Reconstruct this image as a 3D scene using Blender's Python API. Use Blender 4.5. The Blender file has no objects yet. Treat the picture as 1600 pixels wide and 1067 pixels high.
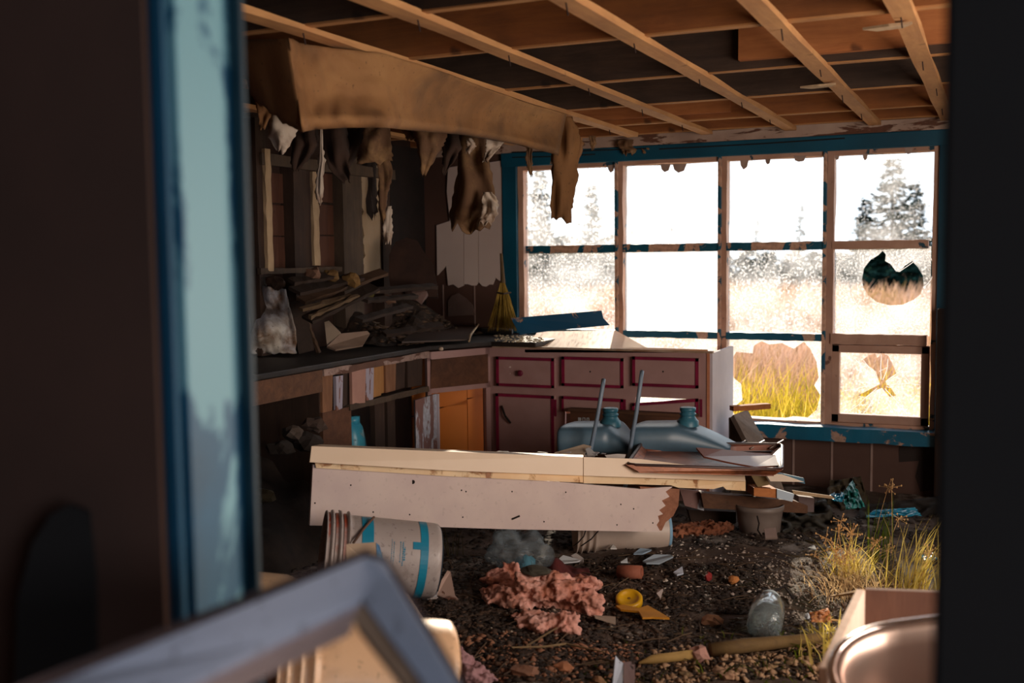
import bpy, math, random
import numpy as np
from mathutils import Vector, Matrix, noise
from mathutils.geometry import tessellate_polygon

random.seed(11)
rng = np.random.default_rng(11)
scene = bpy.context.scene
COL = scene.collection

# ------------------------------------------------------------------ camera
FPX = 1679.0
YAW, PITCH, ROLL, CAMZ = math.radians(24.5), math.radians(4.5), math.radians(0.67), 1.455
r0 = Vector((math.cos(YAW), math.sin(YAW), 0))
FW = Vector((-math.sin(YAW) * math.cos(PITCH), math.cos(YAW) * math.cos(PITCH), -math.sin(PITCH)))
u0 = r0.cross(FW)
RT = r0 * math.cos(ROLL) - u0 * math.sin(ROLL)
UP = u0 * math.cos(ROLL) + r0 * math.sin(ROLL)
EYE = Vector((0, 0, CAMZ))
cam_data = bpy.data.cameras.new('camera')
cam = bpy.data.objects.new('camera', cam_data)
COL.objects.link(cam)
scene.camera = cam
M = Matrix((RT, UP, -FW)).transposed().to_4x4()
M.translation = EYE
cam.matrix_world = M
cam_data.sensor_width = 36.0
cam_data.lens = FPX / 1600 * 36
cam_data.clip_start = 0.02
cam_data.clip_end = 400
cam_data.dof.use_dof = True
cam_data.dof.focus_distance = 5.0
cam_data.dof.aperture_fstop = 2.4

# ------------------------------------------------------------------ sky, sun, daylight from an unseen window, added passage fill, exposure
world = bpy.data.worlds.new('sky')
scene.world = world
world.use_nodes = True
wn = world.node_tree.nodes
wl = world.node_tree.links
bgn = wn['Background']
bgn.inputs[0].default_value = (0.80, 0.90, 1.0, 1)
bgn.inputs[1].default_value = 2.4
SUN_AZ = Vector((-0.29, 1.0, 0)).normalized()
SUN_EL = math.radians(15)
sun_dir = Vector((SUN_AZ.x * math.cos(SUN_EL), SUN_AZ.y * math.cos(SUN_EL), math.sin(SUN_EL)))
sd = bpy.data.lights.new('sun', 'SUN')
sd.energy = 7.0
sd.angle = math.radians(0.8)
sd.color = (1.0, 0.84, 0.64)
so = bpy.data.objects.new('sun', sd)
COL.objects.link(so)
so.rotation_euler = sun_dir.to_track_quat('Z', 'Y').to_euler()
so.location = (0, 0, 20)


def area_light(name, loc, direction, w, h, power, color):
    ld = bpy.data.lights.new(name, 'AREA')
    ld.shape = 'RECTANGLE'
    ld.size, ld.size_y, ld.energy, ld.color = w, h, power, color
    lo = bpy.data.objects.new(name, ld)
    COL.objects.link(lo)
    lo.location = loc
    lo.rotation_euler = (-Vector(direction)).to_track_quat('Z', 'Y').to_euler()
    return lo


area_light('daylight_right_window', (1.36, 2.75, 1.25), (-1, 0.12, -0.02), 1.9, 1.2, 76, (1.0, 0.80, 0.64))
area_light('passage_fill', (1.05, -0.5, 1.5), (-1, 0.25, -0.1), 0.6, 0.8, 19, (0.80, 0.88, 1.0))  # added cool fill that brightens the foreground sash
vs = scene.view_settings
vs.view_transform = 'Standard'
vs.look = 'None'
vs.gamma = 1
vs.exposure = 0.0
vs.use_curve_mapping = False
scene.cycles.use_denoising = True
scene.cycles.max_bounces = 8
scene.cycles.transparent_max_bounces = 16
scene.cycles.sample_clamp_indirect = 6.0


# ------------------------------------------------------------------ pixel -> place helpers (real positions on measured planes)
def ray(px, py):
    return FW + RT * ((px - 800) / FPX) - UP * ((py - 533.5) / FPX)


def at(px, py, d):
    return EYE + ray(px, py) * d


def onY(px, py, Y):
    r = ray(px, py)
    return EYE + r * (Y / r.y)


def onX(px, py, X):
    r = ray(px, py)
    return EYE + r * (X / r.x)


def onZ(px, py, Z):
    r = ray(px, py)
    return EYE + r * ((Z - CAMZ) / r.z)


def onplane(px, py, p0, n):
    r = ray(px, py)
    return EYE + r * ((p0 - EYE).dot(n) / r.dot(n))


def lerp(a, b, t):
    return a + (b - a) * t


# ------------------------------------------------------------------ materials
def hexc(h):
    h = h.lstrip('#')
    c = [int(h[i:i + 2], 16) / 255 for i in (0, 2, 4)]
    return tuple((x / 12.92 if x <= 0.04045 else ((x + 0.055) / 1.055) ** 2.4) for x in c) + (1,)


def new_mat(name):
    m = bpy.data.materials.new(name)
    m.use_nodes = True
    nt = m.node_tree
    return m, nt.nodes, nt.links, nt.nodes['Principled BSDF']


def tex(n, l, scale=5, stretch=(1, 1, 1), detail=6, rough=0.6, dist=0.0, off=0.0):
    tc = n.new('ShaderNodeTexCoord')
    mp = n.new('ShaderNodeMapping')
    mp.inputs['Scale'].default_value = stretch
    mp.inputs['Location'].default_value = (off, off * 0.7, off * 1.3)
    l.new(tc.outputs['Object'], mp.inputs['Vector'])
    t = n.new('ShaderNodeTexNoise')
    t.inputs['Scale'].default_value = scale
    t.inputs['Detail'].default_value = detail
    t.inputs['Roughness'].default_value = rough
    t.inputs['Distortion'].default_value = dist
    l.new(mp.outputs[0], t.inputs['Vector'])
    return t.outputs['Fac']


def ramp(n, l, fac, stops):
    r = n.new('ShaderNodeValToRGB')
    e = r.color_ramp.elements
    while len(e) < len(stops):
        e.new(0.5)
    for i, (p, c) in enumerate(stops):
        e[i].position = p
        e[i].color = c if not isinstance(c, str) else hexc(c)
    l.new(fac, r.inputs[0])
    return r.outputs[0]


def mixc(n, l, fac, a, b, mode='MIX'):
    m = n.new('ShaderNodeMix')
    m.data_type = 'RGBA'
    m.blend_type = mode
    for s, v in ((m.inputs[0], fac), (m.inputs[6], a), (m.inputs[7], b)):
        if isinstance(v, str):
            s.default_value = hexc(v)
        elif isinstance(v, (tuple, float, int)):
            s.default_value = v
        else:
            l.new(v, s)
    return m.outputs[2]


def bump(n, l, b, fac, strength=0.4, dist=0.01):
    bp = n.new('ShaderNodeBump')
    bp.inputs['Strength'].default_value = strength
    bp.inputs['Distance'].default_value = dist
    l.new(fac, bp.inputs['Height'])
    l.new(bp.outputs[0], b.inputs['Normal'])


BW = lambda v: (v, v, v, 1)


def m_plain(name, c1, c2=None, rough=0.8, scale=6, stretch=(1, 1, 1), metal=0, bs=0.3, detail=6):
    m, n, l, b = new_mat(name)
    f = tex(n, l, scale, stretch, detail)
    b.inputs['Base Color'].default_value = hexc(c1)
    l.new(ramp(n, l, f, [(0.35, c1), (0.65, c2 or c1)]), b.inputs['Base Color'])
    b.inputs['Roughness'].default_value = rough
    b.inputs['Metallic'].default_value = metal
    if bs:
        bump(n, l, b, f, bs)
    return m


def m_wood(name, c1, c2, axis='x', rough=0.85, scale=9, stain='#2a1810', stain_amt=0.35):
    m, n, l, b = new_mat(name)
    st = {'x': (0.12, 1, 1), 'y': (1, 0.12, 1), 'z': (1, 1, 0.12)}[axis]
    g = tex(n, l, scale * 2.2, st, 8, 0.7, 0.6)
    s = tex(n, l, 2.3, (1, 1, 1), 5, 0.6, 0, 3.1)
    k = tex(n, l, 7, (1, 1, 1), 2, 0.5, 0, 7.7)
    col = ramp(n, l, g, [(0.3, c1), (0.7, c2)])
    col = mixc(n, l, ramp(n, l, s, [(0.45, BW(0)), (0.75, BW(stain_amt))]), col, stain)
    col = mixc(n, l, ramp(n, l, k, [(0.70, BW(0)), (0.76, BW(0.7))]), col, stain)
    l.new(col, b.inputs['Base Color'])
    b.inputs['Roughness'].default_value = rough
    bump(n, l, b, g, 0.35, 0.006)
    return m


def m_flaky(name, paint, under, thr=0.5, scale=5, stretch=(1, 1, 1), paint2=None, rough=0.5, off=0.0, dirt=0.0, soft=0.012):
    m, n, l, b = new_mat(name)
    f = tex(n, l, scale, stretch, 7, 0.62, 0.5, off)
    f2 = tex(n, l, scale * 0.6, (1, 1, 1), 4, 0.5, 0, off + 5)
    f3 = tex(n, l, 40, (1, 1, 1), 4, 0.6, 0, off + 2)
    pc = ramp(n, l, f2, [(0.35, paint), (0.65, paint2 or paint)])
    uc = mixc(n, l, ramp(n, l, f3, [(0.4, BW(0)), (0.7, BW(0.45))]), under, '#4a3426')
    mask = ramp(n, l, f, [(thr - soft, BW(0)), (thr + soft, BW(1))])
    c = mixc(n, l, mask, pc, uc)
    if dirt:
        d = tex(n, l, 55, (1, 1, 1), 3, 0.5, 0, off + 9)
        c = mixc(n, l, ramp(n, l, d, [(0.62, BW(0)), (0.70, BW(dirt))]), c, '#3a2a20')
    l.new(c, b.inputs['Base Color'])
    b.inputs['Roughness'].default_value = rough
    inv = n.new('ShaderNodeMath')
    inv.operation = 'SUBTRACT'
    inv.inputs[0].default_value = 1
    l.new(mask, inv.inputs[1])
    bump(n, l, b, inv.outputs[0], 0.6, 0.004)
    return m


def m_glass_dust(name, base, speck, scale=70, tint='#f4f4f6', off=0.0, patch=0.25):
    m, n, l, b = new_mat(name)
    n.remove(b)
    out = n['Material Output']
    tr = n.new('ShaderNodeBsdfTransparent')
    tl = n.new('ShaderNodeBsdfTranslucent')
    df = n.new('ShaderNodeBsdfDiffuse')
    gl = n.new('ShaderNodeBsdfGlossy')
    gl.inputs['Roughness'].default_value = 0.12
    tl.inputs[0].default_value = hexc(tint)
    df.inputs[0].default_value = (0.25, 0.25, 0.25, 1)
    sp = tex(n, l, scale, (1, 1, 1), 3, 0.6, 0, off)
    pt = tex(n, l, 4, (1, 1, 1), 4, 0.6, 0, off + 3)
    a = ramp(n, l, sp, [(0.50, BW(0)), (0.66, BW(speck))])
    p = ramp(n, l, pt, [(0.35, BW(max(0, base - patch * 0.5))), (0.7, BW(min(1, base + patch * 0.5)))])
    ad = n.new('ShaderNodeMath')
    ad.operation = 'ADD'
    ad.use_clamp = True
    l.new(a, ad.inputs[0])
    l.new(p, ad.inputs[1])
    dust = n.new('ShaderNodeMixShader')
    dust.inputs[0].default_value = 0.15
    l.new(tl.outputs[0], dust.inputs[1])
    l.new(df.outputs[0], dust.inputs[2])
    clr = n.new('ShaderNodeMixShader')
    clr.inputs[0].default_value = 0.04
    l.new(tr.outputs[0], clr.inputs[1])
    l.new(gl.outputs[0], clr.inputs[2])
    mx = n.new('ShaderNodeMixShader')
    l.new(ad.outputs[0], mx.inputs[0])
    l.new(clr.outputs[0], mx.inputs[1])
    l.new(dust.outputs[0], mx.inputs[2])
    l.new(mx.outputs[0], out.inputs['Surface'])
    return m


def m_clear(name, tint, alpha=0.35, rough=0.15):
    m, n, l, b = new_mat(name)
    n.remove(b)
    out = n['Material Output']
    tr = n.new('ShaderNodeBsdfTransparent')
    tr.inputs[0].default_value = (0.9, 0.93, 0.95, 1)
    pb = n.new('ShaderNodeBsdfPrincipled')
    pb.inputs['Base Color'].default_value = hexc(tint)
    pb.inputs['Roughness'].default_value = rough
    f = tex(n, l, 9, (1, 1, 1), 5, 0.6, 1.0)
    a = ramp(n, l, f, [(0.35, BW(alpha * 0.5)), (0.65, BW(min(1, alpha * 1.6)))])
    bump(n, l, pb, f, 0.8, 0.02)
    mx = n.new('ShaderNodeMixShader')
    l.new(a, mx.inputs[0])
    l.new(tr.outputs[0], mx.inputs[1])
    l.new(pb.outputs[0], mx.inputs[2])
    l.new(mx.outputs[0], out.inputs['Surface'])
    return m


def m_leaf(name, stops, scale=0.8, transl=0.5, off=0.0):
    m, n, l, b = new_mat(name)
    n.remove(b)
    out = n['Material Output']
    f = tex(n, l, scale, (1, 1, 1), 4, 0.7, 0, off)
    c = ramp(n, l, f, stops)
    d = n.new('ShaderNodeBsdfDiffuse')
    t = n.new('ShaderNodeBsdfTranslucent')
    l.new(c, d.inputs[0])
    l.new(c, t.inputs[0])
    mx = n.new('ShaderNodeMixShader')
    mx.inputs[0].default_value = transl
    l.new(d.outputs[0], mx.inputs[1])
    l.new(t.outputs[0], mx.inputs[2])
    l.new(mx.outputs[0], out.inputs['Surface'])
    return m


# ------------------------------------------------------------------ mesh builder
class MB:
    def __init__(s):
        s.v, s.f = [], []

    def add(s, vs, fs):
        k = len(s.v)
        s.v += [Vector(v) for v in vs]
        s.f += [tuple(i + k for i in f) for f in fs]
        return s

    def box(s, c, size, R=None):
        c = Vector(c)
        hx, hy, hz = size[0] / 2, size[1] / 2, size[2] / 2
        vs = [Vector((x, y, z)) for x in (-hx, hx) for y in (-hy, hy) for z in (-hz, hz)]
        if R is not None:
            vs = [R @ v for v in vs]
        return s.add([c + v for v in vs], [(0, 1, 3, 2), (4, 6, 7, 5), (0, 4, 5, 1), (2, 3, 7, 6), (0, 2, 6, 4), (1, 5, 7, 3)])

    def bb(s, x0, x1, y0, y1, z0, z1):
        return s.box(((x0 + x1) / 2, (y0 + y1) / 2, (z0 + z1) / 2), (abs(x1 - x0), abs(y1 - y0), abs(z1 - z0)))

    def tube(s, path, r, n=8, caps=True):
        path = [Vector(p) for p in path]
        if not isinstance(r, (list, tuple)):
            r = [r] * len(path)
        vs, fs = [], []
        ref = None
        for i, p in enumerate(path):
            t = (path[min(i + 1, len(path) - 1)] - path[max(i - 1, 0)]).normalized()
            if ref is None:
                ref = Vector((0, 0, 1)) if abs(t.z) < 0.9 else Vector((1, 0, 0))
            a = t.cross(ref).normalized()
            b = a.cross(t)
            ref = b if abs(b.dot(t)) < 0.9 else ref
            for k in range(n):
                an = 2 * math.pi * k / n
                vs.append(p + (a * math.cos(an) + b * math.sin(an)) * r[i])
        for i in range(len(path) - 1):
            for k in range(n):
                k2 = (k + 1) % n
                fs.append((i * n + k, i * n + k2, (i + 1) * n + k2, (i + 1) * n + k))
        if caps:
            fs.append(tuple(range(n))[::-1])
            fs.append(tuple((len(path) - 1) * n + k for k in range(n)))
        return s.add(vs, fs)

    def lathe(s, prof, X, n=40, wob=0.0, close=True):
        """prof: (radius, height) pairs along local z of matrix X"""
        vs, fs = [], []
        for (r, z) in prof:
            for k in range(n):
                an = 2 * math.pi * k / n
                rr = r * (1 + wob * noise.noise(Vector((math.cos(an) * 1.3, math.sin(an) * 1.3, z * 5))))
                vs.append(X @ Vector((rr * math.cos(an), rr * math.sin(an), z)))
        for i in range(len(prof) - 1):
            for k in range(n):
                k2 = (k + 1) % n
                fs.append((i * n + k, i * n + k2, (i + 1) * n + k2, (i + 1) * n + k))
        if close:
            fs.append(tuple(range(n))[::-1])
            fs.append(tuple((len(prof) - 1) * n + k for k in range(n)))
        return s.add(vs, fs)

    def prism(s, pts, vec, holes=()):
        """polygon (3D, roughly planar) with optional holes, extruded by vec"""
        loops = [[Vector(p) for p in pts]] + [[Vector(p) for p in h] for h in holes]
        nrm = Vector((0, 0, 0))
        P = loops[0]
        for i in range(len(P)):
            a, b = P[i], P[(i + 1) % len(P)]
            nrm += Vector(((a.y - b.y) * (a.z + b.z), (a.z - b.z) * (a.x + b.x), (a.x - b.x) * (a.y + b.y)))
        vec = Vector(vec)
        flat = [p for lp in loops for p in lp]
        tris = tessellate_polygon(loops)
        n = len(flat)
        vs = flat + [p + vec for p in flat]
        fs = []
        for t in tris:
            a, b, c = (flat[i] for i in t)
            tn = (b - a).cross(c - a)
            t = tuple(t) if tn.dot(vec) < 0 else tuple(t)[::-1]
            fs.append(t)
            fs.append(tuple(i + n for i in t[::-1]))
        k = 0
        for li, lp in enumerate(loops):
            m = len(lp)
            for i in range(m):
                j = (i + 1) % m
                q = (k + i, k + j, k + j + n, k + i + n)
                fs.append(q)
            k += m
        return s.add(vs, fs)

    def beam(s, p0, p1, w, h, upv=(0, 0, 1), seg=10, wob=0.004, seed=0, twist=0.0):
        p0, p1 = Vector(p0), Vector(p1)
        t = (p1 - p0).normalized()
        a = t.cross(Vector(upv)).normalized()
        b = a.cross(t)
        vs, fs = [], []
        for i in range(seg + 1):
            u = i / seg
            p = p0.lerp(p1, u)
            an = twist * u
            aa = a * math.cos(an) + b * math.sin(an)
            bb = -a * math.sin(an) + b * math.cos(an)
            for k, (sa, sb) in enumerate(((-1, -1), (1, -1), (1, 1), (-1, 1))):
                q = Vector((seed * 3.1 + k * 5, u * 9, seed))
                vs.append(p + aa * (sa * w / 2 + wob * noise.noise(q)) + bb * (sb * h / 2 + wob * noise.noise(q + Vector((9, 9, 9)))))
        for i in range(seg):
            for k in range(4):
                k2 = (k + 1) % 4
                fs.append((i * 4 + k, i * 4 + k2, (i + 1) * 4 + k2, (i + 1) * 4 + k))
        fs += [(3, 2, 1, 0), tuple(seg * 4 + k for k in range(4))]
        return s.add(vs, fs)

    def rock(s, c, size, seed=0, sub=2, rough=0.35, R=None):
        import bmesh
        bm = bmesh.new()
        bmesh.ops.create_icosphere(bm, subdivisions=sub, radius=1)
        vs = []
        for v in bm.verts:
            q = v.co + Vector((seed * 7.3, seed * 1.7, 0))
            k = 1 + rough * noise.noise(q * 1.4) + rough * 0.5 * noise.noise(q * 3.3)
            p = Vector((v.co.x * size[0], v.co.y * size[1], v.co.z * size[2])) * k
            if R is not None:
                p = R @ p
            vs.append(Vector(c) + p)
        bm.verts.index_update()
        fs = [tuple(v.index for v in f.verts) for f in bm.faces]
        bm.free()
        return s.add(vs, fs)


def mesh_obj(name, mb, mat, origin, smooth=False, bevel=0.0, solid=0.0, sub=0):
    me = bpy.data.meshes.new(name)
    me.from_pydata([tuple(v - origin) for v in mb.v], [], mb.f)
    me.materials.append(mat)
    if smooth:
        me.polygons.foreach_set('use_smooth', [True] * len(me.polygons))
    me.update()
    o = bpy.data.objects.new(name, me)
    COL.objects.link(o)
    if solid:
        md = o.modifiers.new('thickness', 'SOLIDIFY')
        md.thickness = solid
        md.offset = 0
    if bevel:
        md = o.modifiers.new('bevel', 'BEVEL')
        md.width = bevel
        md.segments = 2
        md.limit_method = 'ANGLE'
        md.angle_limit = math.radians(40)
    if sub:
        md = o.modifiers.new('sub', 'SUBSURF')
        md.levels = md.render_levels = sub
    return o


def base_of(mbs):
    vs = [v for mb in mbs for v in mb.v]
    x = [v.x for v in vs]
    y = [v.y for v in vs]
    z = [v.z for v in vs]
    return Vector(((min(x) + max(x)) / 2, (min(y) + max(y)) / 2, min(z)))


def settag(o, label=None, cat=None, group=None, kind=None):
    if label:
        o['label'] = label
    if cat:
        o['category'] = cat
    if group:
        o['group'] = group
    if kind:
        o['kind'] = kind
    return o


def thing(name, label, cat, mb, mat, group=None, kind=None, **kw):
    """a thing that is a single mesh"""
    b = base_of([mb])
    o = mesh_obj(name, mb, mat, b, **kw)
    o.location = b
    return settag(o, label, cat, group, kind)


def assembly(name, label, cat, parts, group=None, kind=None):
    """parts: list of (partname, MB, mat, opts, subparts) ; subparts the same"""
    allm = []

    def coll(ps):
        for p in ps:
            allm.append(p[1])
            if len(p) > 4:
                coll(p[4])
    coll(parts)
    b = base_of(allm)
    e = bpy.data.objects.new(name, None)
    e.empty_display_size = 0.1
    COL.objects.link(e)
    e.location = b
    settag(e, label, cat, group, kind)

    def mk(ps, parent, ploc):
        for p in ps:
            opts = dict(p[3]) if len(p) > 3 and p[3] else {}
            lab = opts.pop('label', None)
            c = base_of([p[1]])
            o = mesh_obj(p[0], p[1], p[2], c, **opts)
            o.parent = parent
            o.location = c - ploc
            if lab:
                o['label'] = lab
            if len(p) > 4:
                mk(p[4], o, c)
    mk(parts, e, b)
    return e


def slab(mb, pts, thick, holes=(), flip=False):
    """pts 3D; thickness goes away from the eye"""
    pts = [Vector(p) for p in pts]
    c = sum(pts, Vector()) / len(pts)
    n = Vector()
    for i in range(len(pts)):
        n += (pts[i] - c).cross(pts[(i + 1) % len(pts)] - c)
    n.normalize()
    if n.dot(c - EYE) < 0:
        n = -n
    if flip:
        n = -n
    mb.prism(pts, n * thick, holes)
    return mb


def slabpx(pts, thick, **kw):
    return slab(MB(), [at(*p) for p in pts], thick, **kw)


def jag(p0, p1, n, amp, seed=0):
    """ragged line between two pixel points (2- or 3-tuples)"""
    rr = random.Random(seed * 13 + 5)
    out = []
    for i in range(n + 1):
        t = i / n
        q = [lerp(a, b, t) for a, b in zip(p0, p1)]
        dx, dy = p1[0] - p0[0], p1[1] - p0[1]
        L = math.hypot(dx, dy) or 1
        k = 0 if i in (0, n) else rr.uniform(-amp, amp)
        q[0] += -dy / L * k
        q[1] += dx / L * k
        out.append(tuple(q))
    return out


def scrap(rows, d, wave=0.03, seed=0, nr=16, nc=9, rag=2.0, endrag=8.0, dd=0.0, top=False):
    """hanging torn sheet: rows = (px, py, half width px); d depth of the sheet, dd extra depth at its end"""
    rr = random.Random(seed)
    mb = MB()
    vs, fs = [], []
    dc = d
    rows = list(rows)
    yc = 533.5
    if top:
        x0_, _, h0_ = rows[0]
        for yy in range(0, 400, 2):
            if at(x0_, yy, d).z < 2.175:
                break
        if yy < rows[0][1] - 6:
            rows = [(x0_, yy, h0_ * 0.8)] + rows
            nr += 6
    ends = [rr.uniform(-1, 1) * endrag for _ in range(nc)]
    for i in range(nr):
        u = i / (nr - 1) * (len(rows) - 1)
        k = min(int(u), len(rows) - 2)
        t = u - k
        px, py, hw = (lerp(a, b, t) for a, b in zip(rows[k], rows[k + 1]))
        for j in range(nc):
            s = j / (nc - 1) * 2 - 1
            e = rag * rr.uniform(-1, 1) if abs(s) > 0.99 else 0
            x = px + hw * s + e
            y = py + (ends[j] * (i / (nr - 1)) ** 4)
            dep = d + dd * i / nr + wave * min(1, hw / 20) * (noise.noise(Vector((s * 1.6 + seed, i / nr * 3, seed * 2.2))) * 1.6 + 0.5 * s * s)
            vs.append(at(x, y, dep))
    for i in range(nr - 1):
        for j in range(nc - 1):
            fs.append((i * nc + j, i * nc + j + 1, (i + 1) * nc + j + 1, (i + 1) * nc + j))
    return mb.add(vs, fs)


def pebbles(name, label, cat, pts, sizes, mat, flat=0.6, seed=1, kind='stuff'):
    """one object of many small stones or chips, for what nobody could count"""
    r = np.random.default_rng(seed)
    base = np.array([[1, 0, 0], [-1, 0, 0], [0, 1, 0], [0, -1, 0], [0, 0, 1], [0, 0, -1]], float)
    fac = np.array([[0, 2, 4], [2, 1, 4], [1, 3, 4], [3, 0, 4], [2, 0, 5], [1, 2, 5], [3, 1, 5], [0, 3, 5]])
    n = len(pts)
    jit = base[None] * (0.7 + 0.6 * r.random((n, 6, 1))) + r.normal(0, 0.12, (n, 6, 3))
    sc = sizes[:, None] * np.stack([0.7 + 0.8 * r.random(n), 0.6 + 0.6 * r.random(n), flat * (0.5 + 0.8 * r.random(n))], 1)
    v = jit * sc[:, None, :]
    a = r.random(n) * 6.283
    ca, sa = np.cos(a)[:, None], np.sin(a)[:, None]
    x, y = v[:, :, 0] * ca - v[:, :, 1] * sa, v[:, :, 0] * sa + v[:, :, 1] * ca
    tl = r.normal(0, 0.4, n)[:, None]
    z = v[:, :, 2] + x * tl * 0.5
    V = np.stack([x, y, z], 2) + pts[:, None, :]
    Fc = (fac[None] + (np.arange(n) * 6)[:, None, None]).reshape(-1, 3)
    return np_obj(name, V.reshape(-1, 3), Fc, mat, label, cat, kind)


def np_obj(name, V, F, mat, label=None, cat=None, kind=None, group=None):
    me = bpy.data.meshes.new(name)
    b = Vector((float(V[:, 0].mean()), float(V[:, 1].mean()), float(V[:, 2].min())))
    V = V - np.array(b)
    k = F.shape[1]
    me.vertices.add(len(V))
    me.vertices.foreach_set('co', V.astype(np.float32).ravel())
    me.loops.add(F.size)
    me.loops.foreach_set('vertex_index', F.astype(np.int32).ravel())
    me.polygons.add(len(F))
    me.polygons.foreach_set('loop_start', (np.arange(len(F)) * k).astype(np.int32))
    me.update(calc_edges=True)
    me.materials.append(mat)
    o = bpy.data.objects.new(name, me)
    o.location = b
    COL.objects.link(o)
    return settag(o, label, cat, group, kind)


def blades(base, height, lean, width, seed=0, droop=0.5):
    """numpy grass blades: base (n,3), height (n), lean (n,2), width (n) -> V,F (quads+tip as quads)"""
    r = np.random.default_rng(seed)
    n = len(base)
    a = r.random(n) * 6.283
    side = np.stack([np.cos(a), np.sin(a), np.zeros(n)], 1) * width[:, None] * 0.5
    V = np.zeros((n, 8, 3))
    for i, t in enumerate((0, 0.4, 0.75, 1.0)):
        c = base.copy()
        c[:, :2] += lean * (t ** 1.8)[..., None] if isinstance(t, np.ndarray) else lean * t ** 1.8
        c[:, 2] += height * (t - droop * 0.5 * t ** 3 * np.minimum(1, np.linalg.norm(lean, axis=1) / (height + 1e-6)))
        w = (1, 0.85, 0.55, 0.08)[i]
        V[:, i * 2] = c - side * w
        V[:, i * 2 + 1] = c + side * w
    f = np.array([[0, 1, 3, 2], [2, 3, 5, 4], [4, 5, 7, 6]])
    F = (f[None] + (np.arange(n) * 8)[:, None, None]).reshape(-1, 4)
    return V.reshape(-1, 3), F


GZ = 0.07


def gz(x, y):
    return GZ + 0.035 * noise.noise(Vector((x * 1.3, y * 1.3, 2))) + 0.02 * noise.noise(Vector((x * 4.7, y * 4.7, 8)))


def gp(px, py, dz=0.0):
    p = onZ(px, py, GZ)
    p.z = gz(p.x, p.y) + dz
    return p

# ================================================================== MATERIALS
W_joistd = m_wood('mouldy_joist_wood', '#2c1c14', '#4c382a', 'x', stain='#120a08', stain_amt=0.7)
W_joist = m_wood('joist_wood', '#7c4826', '#a0622f', 'x', stain='#2c160c', stain_amt=0.55)
W_batten = m_wood('batten_wood', '#a8744a', '#c9965f', 'y', stain='#4a2c18', stain_amt=0.4)
W_batten_x = m_wood('lit_joist_edge_wood', '#9c6a3e', '#c08a54', 'x', stain='#4a2c18', stain_amt=0.4)
W_dark = m_wood('old_dark_wood', '#2e1e17', '#452f22', 'z', stain='#120b08', stain_amt=0.7)
W_darkx = m_wood('old_dark_wood_long', '#4a3022', '#6e4a33', 'x', stain='#140c08', stain_amt=0.7)
W_stud = m_wood('stud_wood', '#41332a', '#5c4a3a', 'z', stain='#1f140e', stain_amt=0.6)
W_pale = m_wood('pale_lath_wood', '#a58a6c', '#c7ab88', 'z', stain='#5a4028', stain_amt=0.5)
W_orange = m_wood('raw_orange_wood', '#9c5a30', '#c07a45', 'x', stain='#3a1c0c', stain_amt=0.4)
M_tar = m_plain('tar_deck', '#1d1512', '#4a382c', 0.9, 14, (1, 1, 1), 0, 0.5)
M_sheath = m_wood('dark_sheathing', '#2c1a12', '#40261a', 'z', stain='#0c0706', stain_amt=0.6)
M_void = m_plain('near_black', '#140e0d', '#241917', 0.95, 5)  # near-black, also painting in the dark voids
M_wallbrown = m_flaky('brown_wall_paint', '#5a3f36', '#9a8078', 0.67, 3.2, (1, 1, 0.6), '#4b332b', 0.75, 1.3)
M_panel = m_flaky('mauve_white_panel', '#dccbc4', '#7a5a4c', 0.71, 2.6, (1, 1, 0.7), '#cdbab4', 0.7, 4.2)
M_blue = m_flaky('flaking_teal_paint', '#04506b', '#cfae98', 0.60, 7, (1, 1, 1), '#0a5f7c', 0.45, 0.0)
M_blue_heavy = m_flaky('heavily_flaked_teal_paint', '#07506c', '#d6ab92', 0.50, 9, (1, 1, 1), '#0a5a72', 0.5, 2.2)
M_pinkwood = m_flaky('bare_pinkish_frame', '#c9a08a', '#0a4a60', 0.60, 9, (1, 1, 1), '#b58a74', 0.6, 3.7)
M_pinkraw = m_flaky('worn_pinkish_sash', '#c39c88', '#7a5546', 0.66, 8, (1, 1, 1), '#ad8674', 0.65, 6.1)
M_bluesolid = m_flaky('teal_casing_paint', '#04475f', '#c9a58e', 0.70, 4, (1, 1, 1), '#065874', 0.45, 0.4)
M_strip = m_flaky('peeling_white_strip', '#c2a898', '#6b4433', 0.56, 7, (0.4, 1, 2), '#a58a7c', 0.8, 5.0)

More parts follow.
